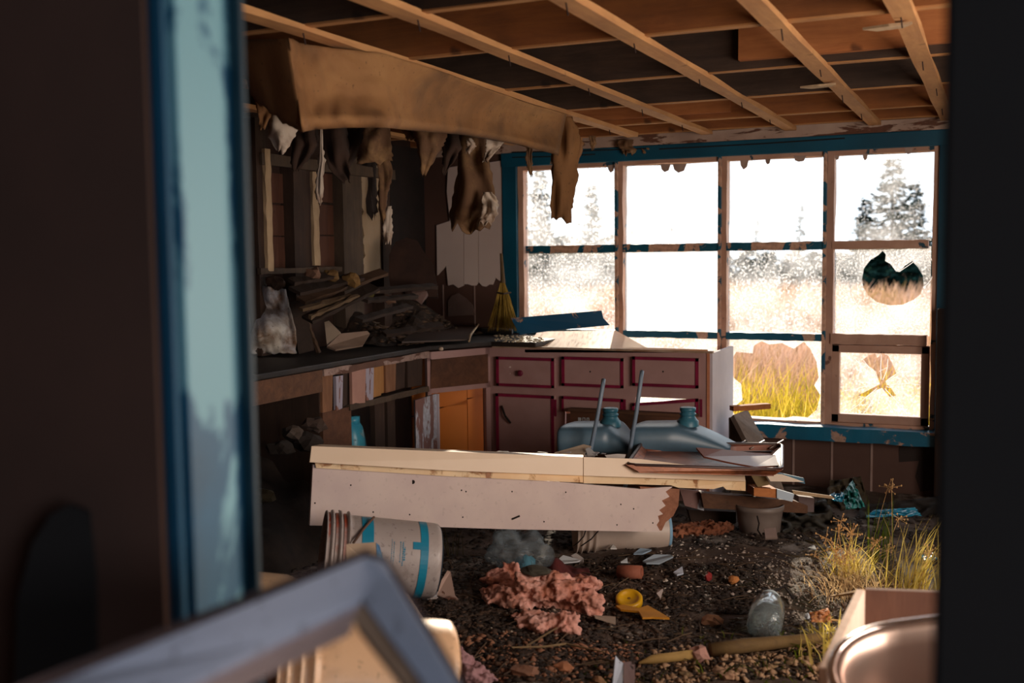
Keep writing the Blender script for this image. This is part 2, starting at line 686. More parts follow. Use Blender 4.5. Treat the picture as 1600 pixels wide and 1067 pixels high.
def m_jamb():
    """pale worn blue with teal left in blotches, more of it near the bottom and along the edges"""
    m, n, l, b = new_mat('worn_pale_blue_jamb')
    f = tex(n, l, 9, (1, 1, 0.6), 5, 0.6, 0.4, 8.3)
    tc = n.new('ShaderNodeTexCoord')
    sx = n.new('ShaderNodeSeparateXYZ')
    l.new(tc.outputs['Object'], sx.inputs[0])
    mr = n.new('ShaderNodeMapRange')
    mr.inputs['From Min'].default_value = 0.95
    mr.inputs['From Max'].default_value = 1.42
    mr.inputs['To Min'].default_value = 0.17
    mr.inputs['To Max'].default_value = -0.10
    l.new(sx.outputs['Z'], mr.inputs['Value'])
    ye = n.new('ShaderNodeMath')
    ye.operation = 'ABSOLUTE'
    l.new(sx.outputs['Y'], ye.inputs[0])
    m2 = n.new('ShaderNodeMapRange')
    m2.inputs['From Min'].default_value = 0.028
    m2.inputs['From Max'].default_value = 0.052
    m2.inputs['To Min'].default_value = 0.0
    m2.inputs['To Max'].default_value = 0.15
    l.new(ye.outputs[0], m2.inputs['Value'])
    a1 = n.new('ShaderNodeMath')
    l.new(f, a1.inputs[0])
    l.new(mr.outputs[0], a1.inputs[1])
    a2 = n.new('ShaderNodeMath')
    l.new(a1.outputs[0], a2.inputs[0])
    l.new(m2.outputs[0], a2.inputs[1])
    c = ramp(n, l, a2.outputs[0], [(0.50, '#6b9ba6'), (0.56, '#08506e'), (0.9, '#063c54')])
    l.new(c, b.inputs['Base Color'])
    b.inputs['Roughness'].default_value = 0.5
    return m


M_jamb = m_jamb()
M_jambdark = m_flaky('dark_teal_edge', '#032a38', '#10404e', 0.72, 3, (1, 1, 0.3), '#022430', 0.5, 3.3, 0, 0.05)
M_casing = m_flaky('teal_door_casing', '#084a66', '#2c7c98', 0.66, 3, (1, 1, 0.3), '#053448', 0.5, 3.3, 0, 0.05)
M_frontwall = m_flaky('drab_brown_wall', '#54392e', '#1a1e1a', 0.735, 8, (1, 1, 1), '#4c342a', 0.9, 1.0, 0, 0.03)
M_black = m_plain('backlit_near_black', '#130e0c', '#17110f', 0.95, 3, (1, 1, 1), 0, 0.1)  # near-black; puts back-lit shade on the right door side


def soil():
    m, n, l, b = new_mat('trampled_soil')
    f = tex(n, l, 2.2, (1, 1, 1), 8, 0.65, 0.4)
    g = tex(n, l, 28, (1, 1, 1), 6, 0.7)
    h = tex(n, l, 1.3, (1, 1, 1), 5, 0.6, 0, 4.4)
    k = tex(n, l, 2.8, (1, 1, 1), 5, 0.65, 0, 9.1)
    c = ramp(n, l, f, [(0.3, '#33251d'), (0.5, '#56443a'), (0.7, '#7c6a5e')])
    c = mixc(n, l, ramp(n, l, g, [(0.45, BW(0)), (0.7, BW(0.4))]), c, '#1c1410')
    c = mixc(n, l, ramp(n, l, h, [(0.55, BW(0)), (0.68, BW(0.6))]), c, '#3c3c18')
    c = mixc(n, l, ramp(n, l, k, [(0.56, BW(0)), (0.66, BW(0.8))]), c, '#a49a92')
    l.new(c, b.inputs['Base Color'])
    b.inputs['Roughness'].default_value = 0.9
    bump(n, l, b, g, 0.9, 0.02)
    return m


M_soil = soil()

# ================================================================== ROOM SHELL
YW = 6.5
XL, XR, YF = -3.62, 1.45, 1.10
ZC = 2.42
w = lambda px, py: onY(px, py, YW)
zt, z1, z2, zb = w(1136, 251).z, w(1136, 385).z, w(1136, 523).z, w(1300, 662).z
xs = [w(817, 390).x, w(968, 390).x, w(1129, 390).x, w(1293, 390).x, w(1458, 390).x]
HX0, HX1, HZ0, HZ1 = xs[0] - 0.03, xs[4] + 0.03, zb - 0.02, zt + 0.03


def S(o):
    o['kind'] = 'structure'
    return o


def wall_with_hole(name, axis, c0, c1, a0, a1, z0_, z1_, hole, mat):
    mk = (lambda a, z: Vector((a, c0, z))) if axis == 'y' else (lambda a, z: Vector((c0, a, z)))
    vec = Vector((0, c1 - c0, 0)) if axis == 'y' else Vector((c1 - c0, 0, 0))
    h0, h1, hz0, hz1 = hole
    mb = MB().prism([mk(a0, z0_), mk(a1, z0_), mk(a1, z1_), mk(a0, z1_)], vec, [[mk(h0, hz0), mk(h1, hz0), mk(h1, hz1), mk(h0, hz1)]])
    b = base_of([mb])
    o = mesh_obj(name, mb, mat, b)
    o.location = b
    return S(o)


wall_back = wall_with_hole('wall_back', 'y', YW, YW + 0.14, XL - 0.1, XR + 0.1, -0.1, 2.55, (HX0, HX1, HZ0, HZ1), M_wallbrown)
# pale lines between the brown boards under the window
mb = MB()
for px in (1240, 1300, 1362):
    p = onY(px, 720, YW)
    mb.bb(p.x - 0.006, p.x + 0.006, YW - 0.006, YW, 0.02, HZ0 - 0.05)
for px in (693, 742):
    p = onY(px, 470, YW)
    mb.bb(p.x - 0.004, p.x + 0.004, YW - 0.006, YW, 0.95, onY(px, 445, YW).z)
o = mesh_obj('joint_strip', mb, m_plain('pale_joint', '#a08880', '#8a7068'), wall_back.location)
o.parent = wall_back
mb = MB().prism([onY(*p, YW - 0.004) for p in ((1404, 678), (1462, 686), (1462, 765), (1438, 768), (1430, 745), (1436, 720), (1405, 722))], (0, 0.003, 0))  # irregular darker patch on the boards, low at the right
o = mesh_obj('dark_patch', mb, m_plain('dark_brown_patch', '#2e1e18', '#1a1210'), wall_back.location)
o.parent = wall_back
o['label'] = 'dark patch on the wall boards below the right end of the window'

wall_left = S(thing('wall_left', None, None, MB().bb(XL - 0.12, XL, YF, YW + 0.1, -0.1, 2.55), M_sheath))
wall_right = wall_with_hole('wall_right', 'x', XR, XR + 0.12, YF, YW + 0.1, -0.1, 2.55, (1.75, 3.75, 0.62, 1.88), M_wallbrown)
mb = MB()
for y in (1.75, 2.75, 3.75):
    mb.bb(XR - 0.02, XR + 0.1, y - 0.03, y + 0.03, 0.6, 1.9)
for z in (0.62, 1.25, 1.88):
    mb.bb(XR - 0.015, XR + 0.09, 1.75, 3.75, z - 0.02, z + 0.02)
S(thing('window_2', None, None, mb, M_bluesolid))

# wall between the passage and the kitchen, with the door opening
JX0, JX1 = -0.882, -0.047
mb = MB()
mb.bb(XL - 0.1, JX0 - 0.03, 0.98, YF, -0.1, 2.55)
mb.bb(JX1 + 0.02, XR + 0.1, 0.98, YF, -0.1, 2.55)
mb.bb(JX0 - 0.03, JX1 + 0.02, 0.98, YF, 2.1, 2.55)
S(thing('wall_front', None, None, mb, M_frontwall))
jm = MB().bb(JX0 - 0.03, JX0, 1.000, YF + 0.005, 0, 2.1)
st = MB().bb(JX0 - 0.004, JX0 + 0.018, YF - 0.004, YF + 0.006, 0, 2.1)
cs = MB().bb(JX0 - 0.020, JX0 + 0.003, 0.974, 0.986, 0, 2.15)
rj = MB().bb(JX1, JX1 + 0.025, 0.97, YF + 0.005, 0, 2.1)
rc = MB().bb(JX1 + 0.005, JX1 + 0.08, 0.955, 0.98, 0, 2.15)
hd = MB().bb(JX0, JX1, 0.97, YF + 0.005, 2.08, 2.1)
door_1 = assembly('door_1', None, None, [
    ('jamb', jm, M_jamb, {'bevel': 0.003, 'label': 'worn pale blue jamb with darker blue patches'}),
    ('door_stop', st, M_jambdark, {'bevel': 0.003}),
    ('casing', cs, M_casing, {'bevel': 0.008}),
    ('jamb', rj, M_black, {}),  # right jamb and casing near-black, painting in their back-lit shade
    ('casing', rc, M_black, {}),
    ('head', hd, M_jambdark, {})], kind='structure')

# passage the camera stands in
S(thing('wall_passage_left', None, None, MB().bb(-1.75, -1.65, -1.9, 0.98, -0.1, 2.4), M_frontwall))
S(thing('wall_passage_back', None, None, MB().bb(-1.75, 1.25, -2.0, -1.9, -0.1, 2.4), M_frontwall))
wall_with_hole('wall_passage_right', 'x', 1.12, 1.22, -1.9, 0.98, -0.1, 2.4, (-0.85, -0.15, 1.05, 1.95), M_frontwall)  # opening added for the passage fill light
mb = MB()
for y in (-0.85, -0.5, -0.15):
    mb.bb(1.1, 1.2, y - 0.02, y + 0.02, 1.05, 1.95)
for z in (1.05, 1.95):
    mb.bb(1.1, 1.2, -0.85, -0.15, z - 0.02, z + 0.02)
S(thing('added_window_frame', None, None, mb, M_bluesolid))  # unseen window frame added around the passage fill
S(thing('ceiling_passage', None, None, MB().bb(-1.75, 1.25, -2.0, 0.98, 2.3, 2.4), M_black))
S(thing('floor_passage', None, None, MB().bb(-1.75, 1.25, -2.0, 1.1, -0.1, 0.0), M_frontwall))

# floor of soil, uneven
nx, ny = 130, 140
V, F = [], []
for j in range(ny + 1):
    for i in range(nx + 1):
        x = lerp(XL, XR, i / nx)
        y = lerp(YF, YW, j / ny)
        V.append((x, y, gz(x, y) + 0.008 * noise.noise(Vector((x * 18, y * 18, 1)))))
for j in range(ny):
    for i in range(nx):
        a = j * (nx + 1) + i
        F.append((a, a + 1, a + nx + 2, a + nx + 1))
S(thing('floor', None, None, MB().add(V, F), M_soil, smooth=True))

# ================================================================== CEILING
S(thing('ceiling', None, None, MB().bb(XL - 0.1, XR + 0.1, YF, YW + 0.1, ZC, ZC + 0.05), M_tar))
joist_lab = ['rough brown ceiling joist nearest the window wall', 'second ceiling joist from the window wall',
             'third ceiling joist from the window wall', 'fourth ceiling joist from the window wall',
             'fifth ceiling joist out from the window wall, above the end of the hanging paper',
             'sixth ceiling joist from the window, deep and orange brown', 'seventh ceiling joist from the window, at the top of the view',
             'ceiling joist closest to the doorway']
for i, Y in enumerate((6.36, 5.88, 5.15, 4.40, 3.55, 2.9, 2.2, 1.5)):
    z0_ = 2.195
    mb = MB().beam((XL, Y, z0_ + 0.085), (XR, Y, z0_ + 0.085), 0.042, 0.17, (0, 0, 1), 24, 0.006, i)
    eb = MB().beam((XL, Y, z0_ - 0.001), (XR, Y, z0_ - 0.001), 0.036, 0.008, (0, 0, 1), 24, 0.002, i + 50)  # raw-wood underside, lightened as if lit from below
    assembly('ceiling_joist', joist_lab[i], 'joist', [('board', mb, W_joist if i in (0, 1, 4, 6) else W_joistd, {}), ('bottom_edge', eb, W_batten_x, {'label': 'raw bottom edge lightened as if lit from below'})], 'ceiling joists running along the window wall')
# a doubled length of joist (the spliced pieces the photograph shows)
a, b_ = onY(1155, 95, 4.36), onY(1480, 60, 4.36)
thing('joist_splice', 'short orange board nailed beside the fourth ceiling joist from the window', 'board',
      MB().beam((a.x, 4.36, 2.30), (1.4, 4.36, 2.30), 0.036, 0.15, (0, 0, 1), 10, 0.004, 77), W_orange)
thing('joist_splice', 'short orange board nailed beside the second ceiling joist from the window', 'board',
      MB().beam((-2.4, 5.84, 2.29), (-1.35, 5.84, 2.29), 0.036, 0.14, (0, 0, 1), 10, 0.004, 78), W_orange)
bat_lab = ['rightmost of the wooden ceiling battens, ending above the window corner', 'second wooden ceiling batten from the right',
           'third wooden ceiling batten from the right, above the window middle', 'fourth wooden ceiling batten from the right, crossing from the top edge',
           'ceiling batten from which the hanging paper droops', 'ceiling batten just left of the hanging paper',
           'second ceiling batten left of the hanging paper', 'ceiling batten closest to the left wall']
for i, (X, yend) in enumerate(((-0.29, 6.42), (-0.67, 6.45), (-1.14, 6.46), (-1.63, 6.44), (-2.05, 6.30), (-2.45, 6.4), (-2.87, 6.4), (-3.3, 6.4))):
    mb = MB().beam((X, 1.12, 2.183), (X, yend, 2.183), 0.066, 0.022, (0, 0, 1), 30, 0.006, 30 + i)
    nails = MB()
    for Y in (5.88, 5.15, 4.40, 3.55, 2.9):
        dx = random.uniform(-0.012, 0.012)
        nails.tube([(X + dx, Y, 2.172), (X + dx + 0.004, Y + 0.006, 2.145 - random.random() * 0.01)], 0.0025, 6)
    assembly('ceiling_batten', bat_lab[i], 'batten', [('board', mb, W_batten, {}), ('nail', nails, m_plain('rusty_nail%d' % i, '#2a1712'), {'label': 'bent rusty nails'})],
             'ceiling battens running toward the window')
# splintered scraps left on the battens
for (px, py, rx, lab) in ((1170, 140, 0.05, 'torn splinter sticking from the second batten from the right'),
                          (1400, 38, 0.03, 'pale scrap on the rightmost batten')):
    p = onZ(px + 118, py - 8, 2.165) if px == 1170 else onZ(px, py, 2.165)
    thing('wood_splinter', lab, 'splinter', MB().prism([p + Vector(v) for v in ((-0.1, 0.0, 0), (-0.06, 0.045, 0), (0.02, 0.03, 0), (0.05, -0.02, 0), (-0.02, -0.02, 0))], (0, 0, -0.008)), W_pale)

# ================================================================== WINDOW
frame_parts = []
DY0, DY1 = YW - 0.005, YW + 0.075


def jitterbox(x0, x1, y0, y1, za, zb_, seed, wob=0.004):
    if abs(x1 - x0) > abs(zb_ - za):
        return MB().beam((x0, (y0 + y1) / 2, (za + zb_) / 2), (x1, (y0 + y1) / 2, (za + zb_) / 2), abs(y1 - y0), abs(zb_ - za), (0, 0, 1), 26, wob, seed)
    return MB().beam(((x0 + x1) / 2, (y0 + y1) / 2, za), ((x0 + x1) / 2, (y0 + y1) / 2, zb_), abs(x1 - x0), abs(y1 - y0), (0, 1, 0), 26, wob, seed)


frame_parts.append(('frame_head', jitterbox(HX0, HX1, DY0, DY1, zt + 0.0, HZ1, 1, 0.006), M_pinkwood, {}))
frame_parts.append(('frame_side', jitterbox(HX0, xs[0] + 0.008, DY0, DY1, HZ0, HZ1, 2, 0.006), M_pinkwood, {}))
frame_parts.append(('frame_side', jitterbox(xs[4] - 0.003, HX1, DY0, DY1, HZ0, HZ1, 3, 0.006), M_pinkwood, {}))
frame_parts.append(('frame_bottom', jitterbox(HX0, HX1, DY0, DY1, HZ0, zb + 0.01, 4, 0.006), M_pinkwood, {}))
for i in (1, 2, 3):
    teal = MB().bb(xs[i] - 0.026, xs[i] - 0.004, DY0 - 0.018, DY1, HZ0, HZ1)
    pale = jitterbox(xs[i] - 0.006, xs[i] + 0.026 + (0.008 if i == 3 else 0), DY0 - 0.004, DY1, HZ0, HZ1, 10 + i, 0.006)
    frame_parts.append(('mullion', pale, M_pinkraw if i == 3 else M_pinkwood, {}, [('bead', teal, M_blue_heavy, {'bevel': 0.003, 'label': 'teal bead with paint flaking off'})]))
g = 0.026
for i in range(4):
    a0, a1 = xs[i] + g, xs[i + 1] - g
    frame_parts.append(('muntin', jitterbox(a0, a1, DY0 - 0.01, DY1 - 0.02, z1 - 0.026, z1 + 0.022, 20 + i), M_blue_heavy if i < 3 else M_pinkwood, {}))
    if i == 3:
        frame_parts.append(('transom_bar', jitterbox(a0, a1, DY0 - 0.02, DY1 - 0.01, z2 - 0.04, z2 + 0.02, 28), M_pinkraw, {}))
    else:
        frame_parts.append(('muntin', jitterbox(a0, a1, DY0 - 0.01, DY1 - 0.02, z2 - 0.026, z2 + 0.016, 24 + i), M_blue, {}))
# teal casings round the opening
zc1 = zt + 0.03
frame_parts.append(('head_casing', MB().bb(HX0 - 0.11, HX1 + 0.09, YW - 0.03, YW, zc1 - 0.005, zc1 + 0.085), M_bluesolid, {'bevel': 0.006}))
frame_parts.append(('side_casing', MB().bb(HX0 - 0.105, HX0 + 0.0, YW - 0.028, YW + 0.02, 0.95, zc1), M_bluesolid, {'bevel': 0.006}))
frame_parts.append(('side_casing', MB().bb(HX1 - 0.005, HX1 + 0.12, YW - 0.028, YW + 0.02, zb - 0.05, zc1), M_bluesolid, {'bevel': 0.006}))
frame_parts.append(('window_sill', jitterbox(-1.62, HX1 + 0.10, YW - 0.12, YW + 0.02, zb - 0.085, zb - 0.005, 40, 0.006), m_flaky('sill_teal_paint', '#04506b', '#b09080', 0.555, 6, (1, 1, 1), '#0a6485', 0.35, 1.9), {}))
# opening sash, lower right
sx0, sx1, sz0, sz1 = xs[3] + 0.03, xs[4] - 0.008, zb + 0.012, z2 - 0.045
sash = MB()
for q in ((sx0, sx0 + 0.045, sz0, sz1), (sx1 - 0.045, sx1, sz0, sz1), (sx0, sx1, sz0, sz0 + 0.05), (sx0, sx1, sz1 - 0.045, sz1)):
    sash.bb(q[0], q[1], YW + 0.0, YW + 0.05, q[2], q[3])
SP = lambda px, py: onY(px, py, YW + 0.03)


def rectpane(a0, a1, b0, b1, Y):
    return [Vector((a0, Y, b0)), Vector((a1, Y, b0)), Vector((a1, Y, b1)), Vector((a0, Y, b1))]


def pane_mesh(outer, holes=()):
    return MB().prism(outer, (0, 0.003, 0), holes)


dusts = {
    (0, 0): m_glass_dust('dusty_glass_a', 0.16, 0.30, 55, off=1.0), (1, 0): m_glass_dust('dusty_glass_b', 0.22, 0.06, 60, off=2.0),
    (2, 0): m_glass_dust('dusty_glass_c', 0.15, 0.05, 60, off=3.0), (3, 0): m_glass_dust('dusty_glass_d', 0.08, 0.14, 60, off=4.0),
    (0, 1): m_glass_dust('dusty_glass_e', 0.16, 0.30, 60, off=5.0), (1, 1): m_glass_dust('milky_glass', 0.70, 0.1, 60, off=6.0),
    (2, 1): m_glass_dust('dusty_glass_f', 0.15, 0.30, 75, off=7.0), (3, 1): m_glass_dust('dusty_glass_g', 0.17, 0.28, 80, off=8.0),
    (0, 2): m_glass_dust('dusty_glass_h', 0.2, 0.3, 60, off=9.0), (1, 2): m_glass_dust('dusty_glass_i', 0.25, 0.3, 60, off=10.0),
    (2, 2): m_glass_dust('dusty_glass_j', 0.25, 0.25, 60, off=11.0), (3, 2): m_glass_dust('dusty_glass_k', 0.17, 0.22, 60, off=12.0)}
YG = YW + 0.04
zr = [(z1 + 0.015, zt + 0.01), (z2 + 0.01, z1 - 0.015), (zb, z2 - 0.015)]
for i in range(4):
    for k in range(3):
        if (i, k) == (3, 2):
            continue
        a0, a1 = xs[i] + 0.012, xs[i + 1] - 0.012
        outer = rectpane(a0, a1, zr[k][0], zr[k][1], YG)
        opt = {}
        G = lambda L: [onY(px, py, YG) for px, py in L]
        if (i, k) == (3, 1):
            hole = G([(1347, 436), (1350, 419), (1360, 406), (1372, 399), (1379, 392), (1384, 397), (1383, 408), (1391, 412), (1400, 424), (1406, 425),
                      (1413, 416), (1425, 408), (1434, 417), (1442, 431), (1443, 446), (1438, 460), (1428, 468), (1410, 476), (1390, 477), (1370, 472), (1356, 461), (1349, 449)])
            mbp = pane_mesh(outer, [hole])
            opt['label'] = 'dusty pane with a jagged round hole'
        elif (i, k) == (2, 2):
            hole = G([(1150, 650), (1142, 640), (1160, 625), (1158, 600), (1146, 590), (1144, 560), (1150, 550), (1176, 552), (1178, 540), (1190, 533),
                      (1202, 538), (1222, 536), (1240, 545), (1256, 534), (1266, 545), (1276, 566), (1279, 590), (1272, 602), (1282, 618), (1276, 640), (1262, 652), (1240, 650),
                      (1222, 654), (1208, 655), (1190, 652), (1170, 656)])
            mbp = pane_mesh(outer, [hole])
            opt['label'] = 'pane mostly smashed out, shards left around its edge'
        else:
            mbp = pane_mesh(outer)
        frame_parts.append(('pane', mbp, dusts[(i, k)], opt))
# shattered glass in the sash: star hole and cracks
outer = rectpane(sx0 + 0.04, sx1 - 0.04, sz0 + 0.045, sz1 - 0.04, YW + 0.03)
star = [SP(*p) for p in ((1375, 600), (1368, 580), (1358, 572), (1346, 564), (1356, 556), (1367, 552), (1371, 559), (1378, 551), (1388, 556), (1396, 572), (1401, 585), (1388, 592),
                         (1384, 598), (1392, 606), (1400, 618), (1390, 620), (1378, 606), (1368, 610), (1352, 620), (1340, 618), (1356, 610))]
crk = MB()
cen = SP(1377, 601)
rr = random.Random(5)
M_crack = m_glass_dust('crack_edges', 0.85, 0.1, 60)
for k in range(15):
    an = k / 15 * 6.283 + rr.uniform(-0.15, 0.15)
    p = cen.copy()
    path = [p + Vector((math.cos(an) * 0.03, -0.003, math.sin(an) * 0.03))]
    L = rr.uniform(0.14, 0.26)
    for s in (0.4, 0.7, 1.0):
        q = cen + Vector((math.cos(an + rr.uniform(-.06, .06)) * L * s, -0.003, math.sin(an + rr.uniform(-.06, .06)) * L * s))
        q.x = min(max(q.x, sx0 + 0.05), sx1 - 0.05)
        q.z = min(max(q.z, sz0 + 0.055), sz1 - 0.05)
        path.append(q)
    crk.tube(path, 0.0018, 4)
    if k % 3 == 0:
        crk.tube([path[2], cen + Vector((math.cos(an + 0.42) * L * .62, -0.003, math.sin(an + 0.42) * L * .5))], 0.0015, 4)
frame_parts.append(('opening_sash', sash, M_pinkraw, {'bevel': 0.004, 'label': 'small bare wooden sash with shattered glass'}, [
    ('pane', pane_mesh(outer, [star]), dusts[(3, 2)], {'label': 'shattered pane with a star shaped hole'}),
    ('crack', crk, M_crack, {'kind': None} if False else {})]))
# arcs of cracked glass and paint flakes hanging from the frame
cr2 = MB()
for c, R, a0, a1 in (((1340, 430), 34, 2.0, 4.3), ((1425, 420), 34, -1.0, 1.0), ((1390, 440), 62, 3.4, 4.2)):
    cr2.tube([onY(c[0] + R * math.cos(a0 + (a1 - a0) * t / 8), c[1] - R * math.sin(a0 + (a1 - a0) * t / 8), YG - 0.003) for t in range(9)], 0.0016, 4)
cr2.tube([onY(1406, 424, YG - 0.003), onY(1452, 382 + 10, YG - 0.003)], 0.0015, 4)
frame_parts.append(('crack', cr2, M_crack, {}))
fl = MB()
for (px, py, wd, hgt) in ((955, 262, 12, 8), (1040, 262, 16, 7), (1062, 262, 22, 8), (1163, 255, 14, 10), (1352, 243, 9, 8), (1308, 246, 8, 4), (1200, 252, 9, 5), (1250, 249, 20, 4),
                          (884, 264, 10, 5), (1420, 236, 14, 5)):
    pts = [onY(px - wd / 2, py - 6, YW - 0.004), onY(px + wd / 2, py - 6, YW - 0.004), onY(px + wd * .3, py + hgt * .6, YW - 0.006), onY(px - wd * .1, py + hgt, YW - 0.006), onY(px - wd * .4, py + hgt * .4, YW - 0.006)]
    fl.prism(pts, (0, 0.002, 0))
frame_parts.append(('paint_flakes', fl, m_plain('peeling_flake', '#c2a79a', '#9c8478'), {}))
window_1 = assembly('window_1', None, None, frame_parts, kind='structure')
for c in window_1.children_recursive:
    if c.name.startswith(('paint_flakes', 'crack')):
        c['kind'] = 'stuff'

# peeling strip between window head and ceiling
mb = MB().beam((XL, YW - 0.012, zc1 + 0.12), (XR, YW - 0.012, zc1 + 0.12), 0.024, 0.07, (0, 0, 1), 40, 0.008, 3)
S(thing('trim_1', None, None, mb, M_strip))
mb = MB()
for k, (a_, b2) in enumerate((((800, 238), (1010, 232)), ((800, 246), (930, 241)), ((1030, 233), (1320, 216)))):
    mb.tube([onY(a_[0], a_[1], YW - 0.03), onY((a_[0] + b2[0]) / 2, (a_[1] + b2[1]) / 2 + 1, YW - 0.034), onY(b2[0], b2[1], YW - 0.03)], 0.004, 5)
thing('old_cable', 'thin dark cables strung above the window head', 'cable', mb, m_plain('cable_black', '#1a1414'))

# post standing in the corner right of the window
p = onY(1462, 600, YW - 0.2)
thing('wooden_post', 'dark upright board standing at the right end of the window', 'board',
      MB().bb(p.x, p.x + 0.12, YW - 0.2, YW - 0.15, 0.0, onY(1470, 482, YW - 0.2).z), W_dark, bevel=0.01)

# pale boarded panel left of the window
parts = MB()
for poly in ([(700, 262), (724, 258), (724, 446)] + jag((724, 446), (700, 446), 3, 6, 1)[1:] + [(697, 415), (683, 430), (682, 352), (703, 345), (698, 300)],
             [(725, 258), (747, 256), (747, 441)] + jag((747, 438), (725, 444), 4, 7, 2)[1:],
             [(748, 256), (790, 250), (790, 438)] + jag((790, 438), (748, 441), 8, 8, 3)[1:]):
    parts.prism([onY(x, y, YW - 0.018) for x, y in poly], (0, 0.014, 0))
thing('wall_panel', 'pale mauve boarded panel with torn lower edge, left of the window', 'wall panel', parts, M_panel)

# ---------------- left wall: studs, frames, laths
def onL(px, py, off=0.0):
    return onX(px, py, XL + off)


stud_data = [((398, 414), 236, 440, 'dark stud on the left wall beside the doorway jamb', W_dark), ((455, 478), 250, 440, 'dark middle stud on the left wall', W_dark),
             ((532, 562), 240, 445, 'grey brown wide stud on the left wall', W_stud), ((594, 606), 240, 470, 'stud at the edge of the black recess', W_dark)]
for (a0, a1), ya, yb, lab, mt in stud_data:
    q0, q1 = onL(a0, 340, 0.07), onL(a1, 340, 0.07)
    thing('wall_stud', lab, 'stud', MB().beam((XL + 0.045, (q0.y + q1.y) / 2, 0.95), (XL + 0.045, (q0.y + q1.y) / 2, 2.19), q1.y - q0.y, 0.088, (1, 0, 0), 14, 0.005, a0), mt, 'studs on the left wall')
for (a0, a1, ya, yb, lab) in ((411, 420, 232, 424, 'narrow pale lath on the left wall nearest the doorway'), (486, 495, 268, 415, 'narrow pale lath standing under the hanging white strip')):
    A, B = onL(a0, ya, 0.1), onL(a1, ya, 0.1)
    zlo = onL(a0, yb, 0.1).z
    thing('pale_lath', lab, 'lath', MB().beam((XL + 0.1, (A.y + B.y) / 2, zlo), (XL + 0.1, (A.y + B.y) / 2, A.z), max(0.03, B.y - A.y), 0.02, (1, 0, 0), 12, 0.006, a0), W_pale)
# shelf rail running along the wall
A, B = onL(405, 424, 0.1), onL(532, 418, 0.1)
thing('wall_rail', 'thin pale horizontal rail along the left wall', 'rail', MB().beam((XL + 0.1, A.y, A.z), (XL + 0.1, B.y, A.z), 0.02, 0.03, (0, 0, 1), 12, 0.005, 5), W_stud)
A, B = onL(410, 262, 0.1), onL(600, 262, 0.1)
thing('wall_rail', 'dark upper rail along the left wall behind the torn paper', 'rail', MB().beam((XL + 0.1, 4.6, 1.98), (XL + 0.1, 5.95, 1.98), 0.02, 0.06, (0, 0, 1), 12, 0.005, 6), W_stud)
# brown boards between the studs
mb = MB()
for (px0, px1, ya, yb) in ((423, 456, 270, 420), (498, 532, 270, 418)):
    for k in range(3):
        t0, t1 = k / 3, (k + 1) / 3 - 0.01
        y0_, y1_ = lerp(ya, yb, t0), lerp(ya, yb, t1)
        A, B = onL(px0, y0_, 0.02), onL(px1, y1_, 0.02)
        mb.bb(XL + 0.002, XL + 0.02, A.y, B.y, B.z, A.z)
thing('backing_board', 'reddish brown backing boards showing between the left wall studs', 'boards', mb, m_wood('reddish_board', '#4a2a1c', '#5e3826', 'z', stain='#1a0d08'), kind='structure')
# pale panel with ragged edge between studs
poly = jag((566, 430), (560, 262), 22, 4, 9) + [(592, 258), (594, 430)]
thing('wall_panel', 'narrow beige panel with ragged left edge on the left wall', 'wall panel', MB().prism([onL(x, y, 0.06) for x, y in poly], (0.012, 0, 0)), m_plain('beige_panel', '#9c8468', '#a8927a', 0.85, 4))
thing('cloth_rag', 'dark rag hanging from a nail beside the beige panel', 'rag', scrap([(577, 262, 12), (575, 300, 14), (580, 330, 10), (584, 338, 3)], 6.57, 0.04, 8, top=True), m_plain('rag_dark', '#2b2220', '#3a302c', 0.95))
# flat near-black sheet painting in the dark of the corner void
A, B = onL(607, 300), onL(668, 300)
thing('dark_void_sheet', None, None, MB().bb(XL + 0.001, XL + 0.012, A.y, B.y, 0.93, 2.19), M_void, kind='structure')

# ================================================================== OUTSIDE
GO = -0.25
M_field = m_plain('field_ground', '#8a7a3a', '#b59a5a', 0.95, 1.5)
mb = MB()
V, F = [], []
for j in range(41):
    for i in range(41):
        x = lerp(-60, 45, i / 40)
        y = YW + 0.2 + (j / 40) ** 2 * 75
        V.append((x, y, GO + 0.25 * noise.noise(Vector((x * .1, y * .1, 3))) * min(1, (y - YW) / 8)))
for j in range(40):
    for i in range(40):
        a = j * 41 + i
        F.append((a, a + 1, a + 42, a + 41))
o = thing('ground', None, None, MB().add(V, F), M_field, kind='structure', smooth=True)

gold = [(0.30, '#5c6a18'), (0.44, '#b8a030'), (0.58, '#e8c450'), (0.72, '#f4dc98')]
pink = [(0.35, '#8c7440'), (0.5, '#c49a7c'), (0.68, '#dcb8a4')]
M_gold = m_leaf('golden_field_grass', gold, 2.5, 0.5)
M_pink = m_leaf('pinkish_seed_grass', pink, 0.8, 0.4, 4)


def field(name, label, n, yr, hr, wr, mat, seed, xpad=1.0, lean=0.25):
    r = np.random.default_rng(seed)
    y = yr[0] + (yr[1] - yr[0]) * r.random(n) ** 1.3
    x0 = y * (-0.56) - xpad
    x1 = y * (-0.03) + xpad
    x = x0 + (x1 - x0) * r.random(n)
    k = 0.5 + 0.5 * y / yr[1]
    h = (hr[0] + (hr[1] - hr[0]) * r.random(n))
    base = np.stack([x, y, np.full(n, GO - 0.05)], 1)
    ln = r.normal(0, lean, (n, 2)) * h[:, None]
    ln[:, 0] += 0.12 * h
    w_ = (wr[0] + (wr[1] - wr[0]) * r.random(n)) * k
    V_, F_ = blades(base, h, ln, w_, seed)
    return np_obj(name, V_, F_, mat, label, 'grass', 'stuff')


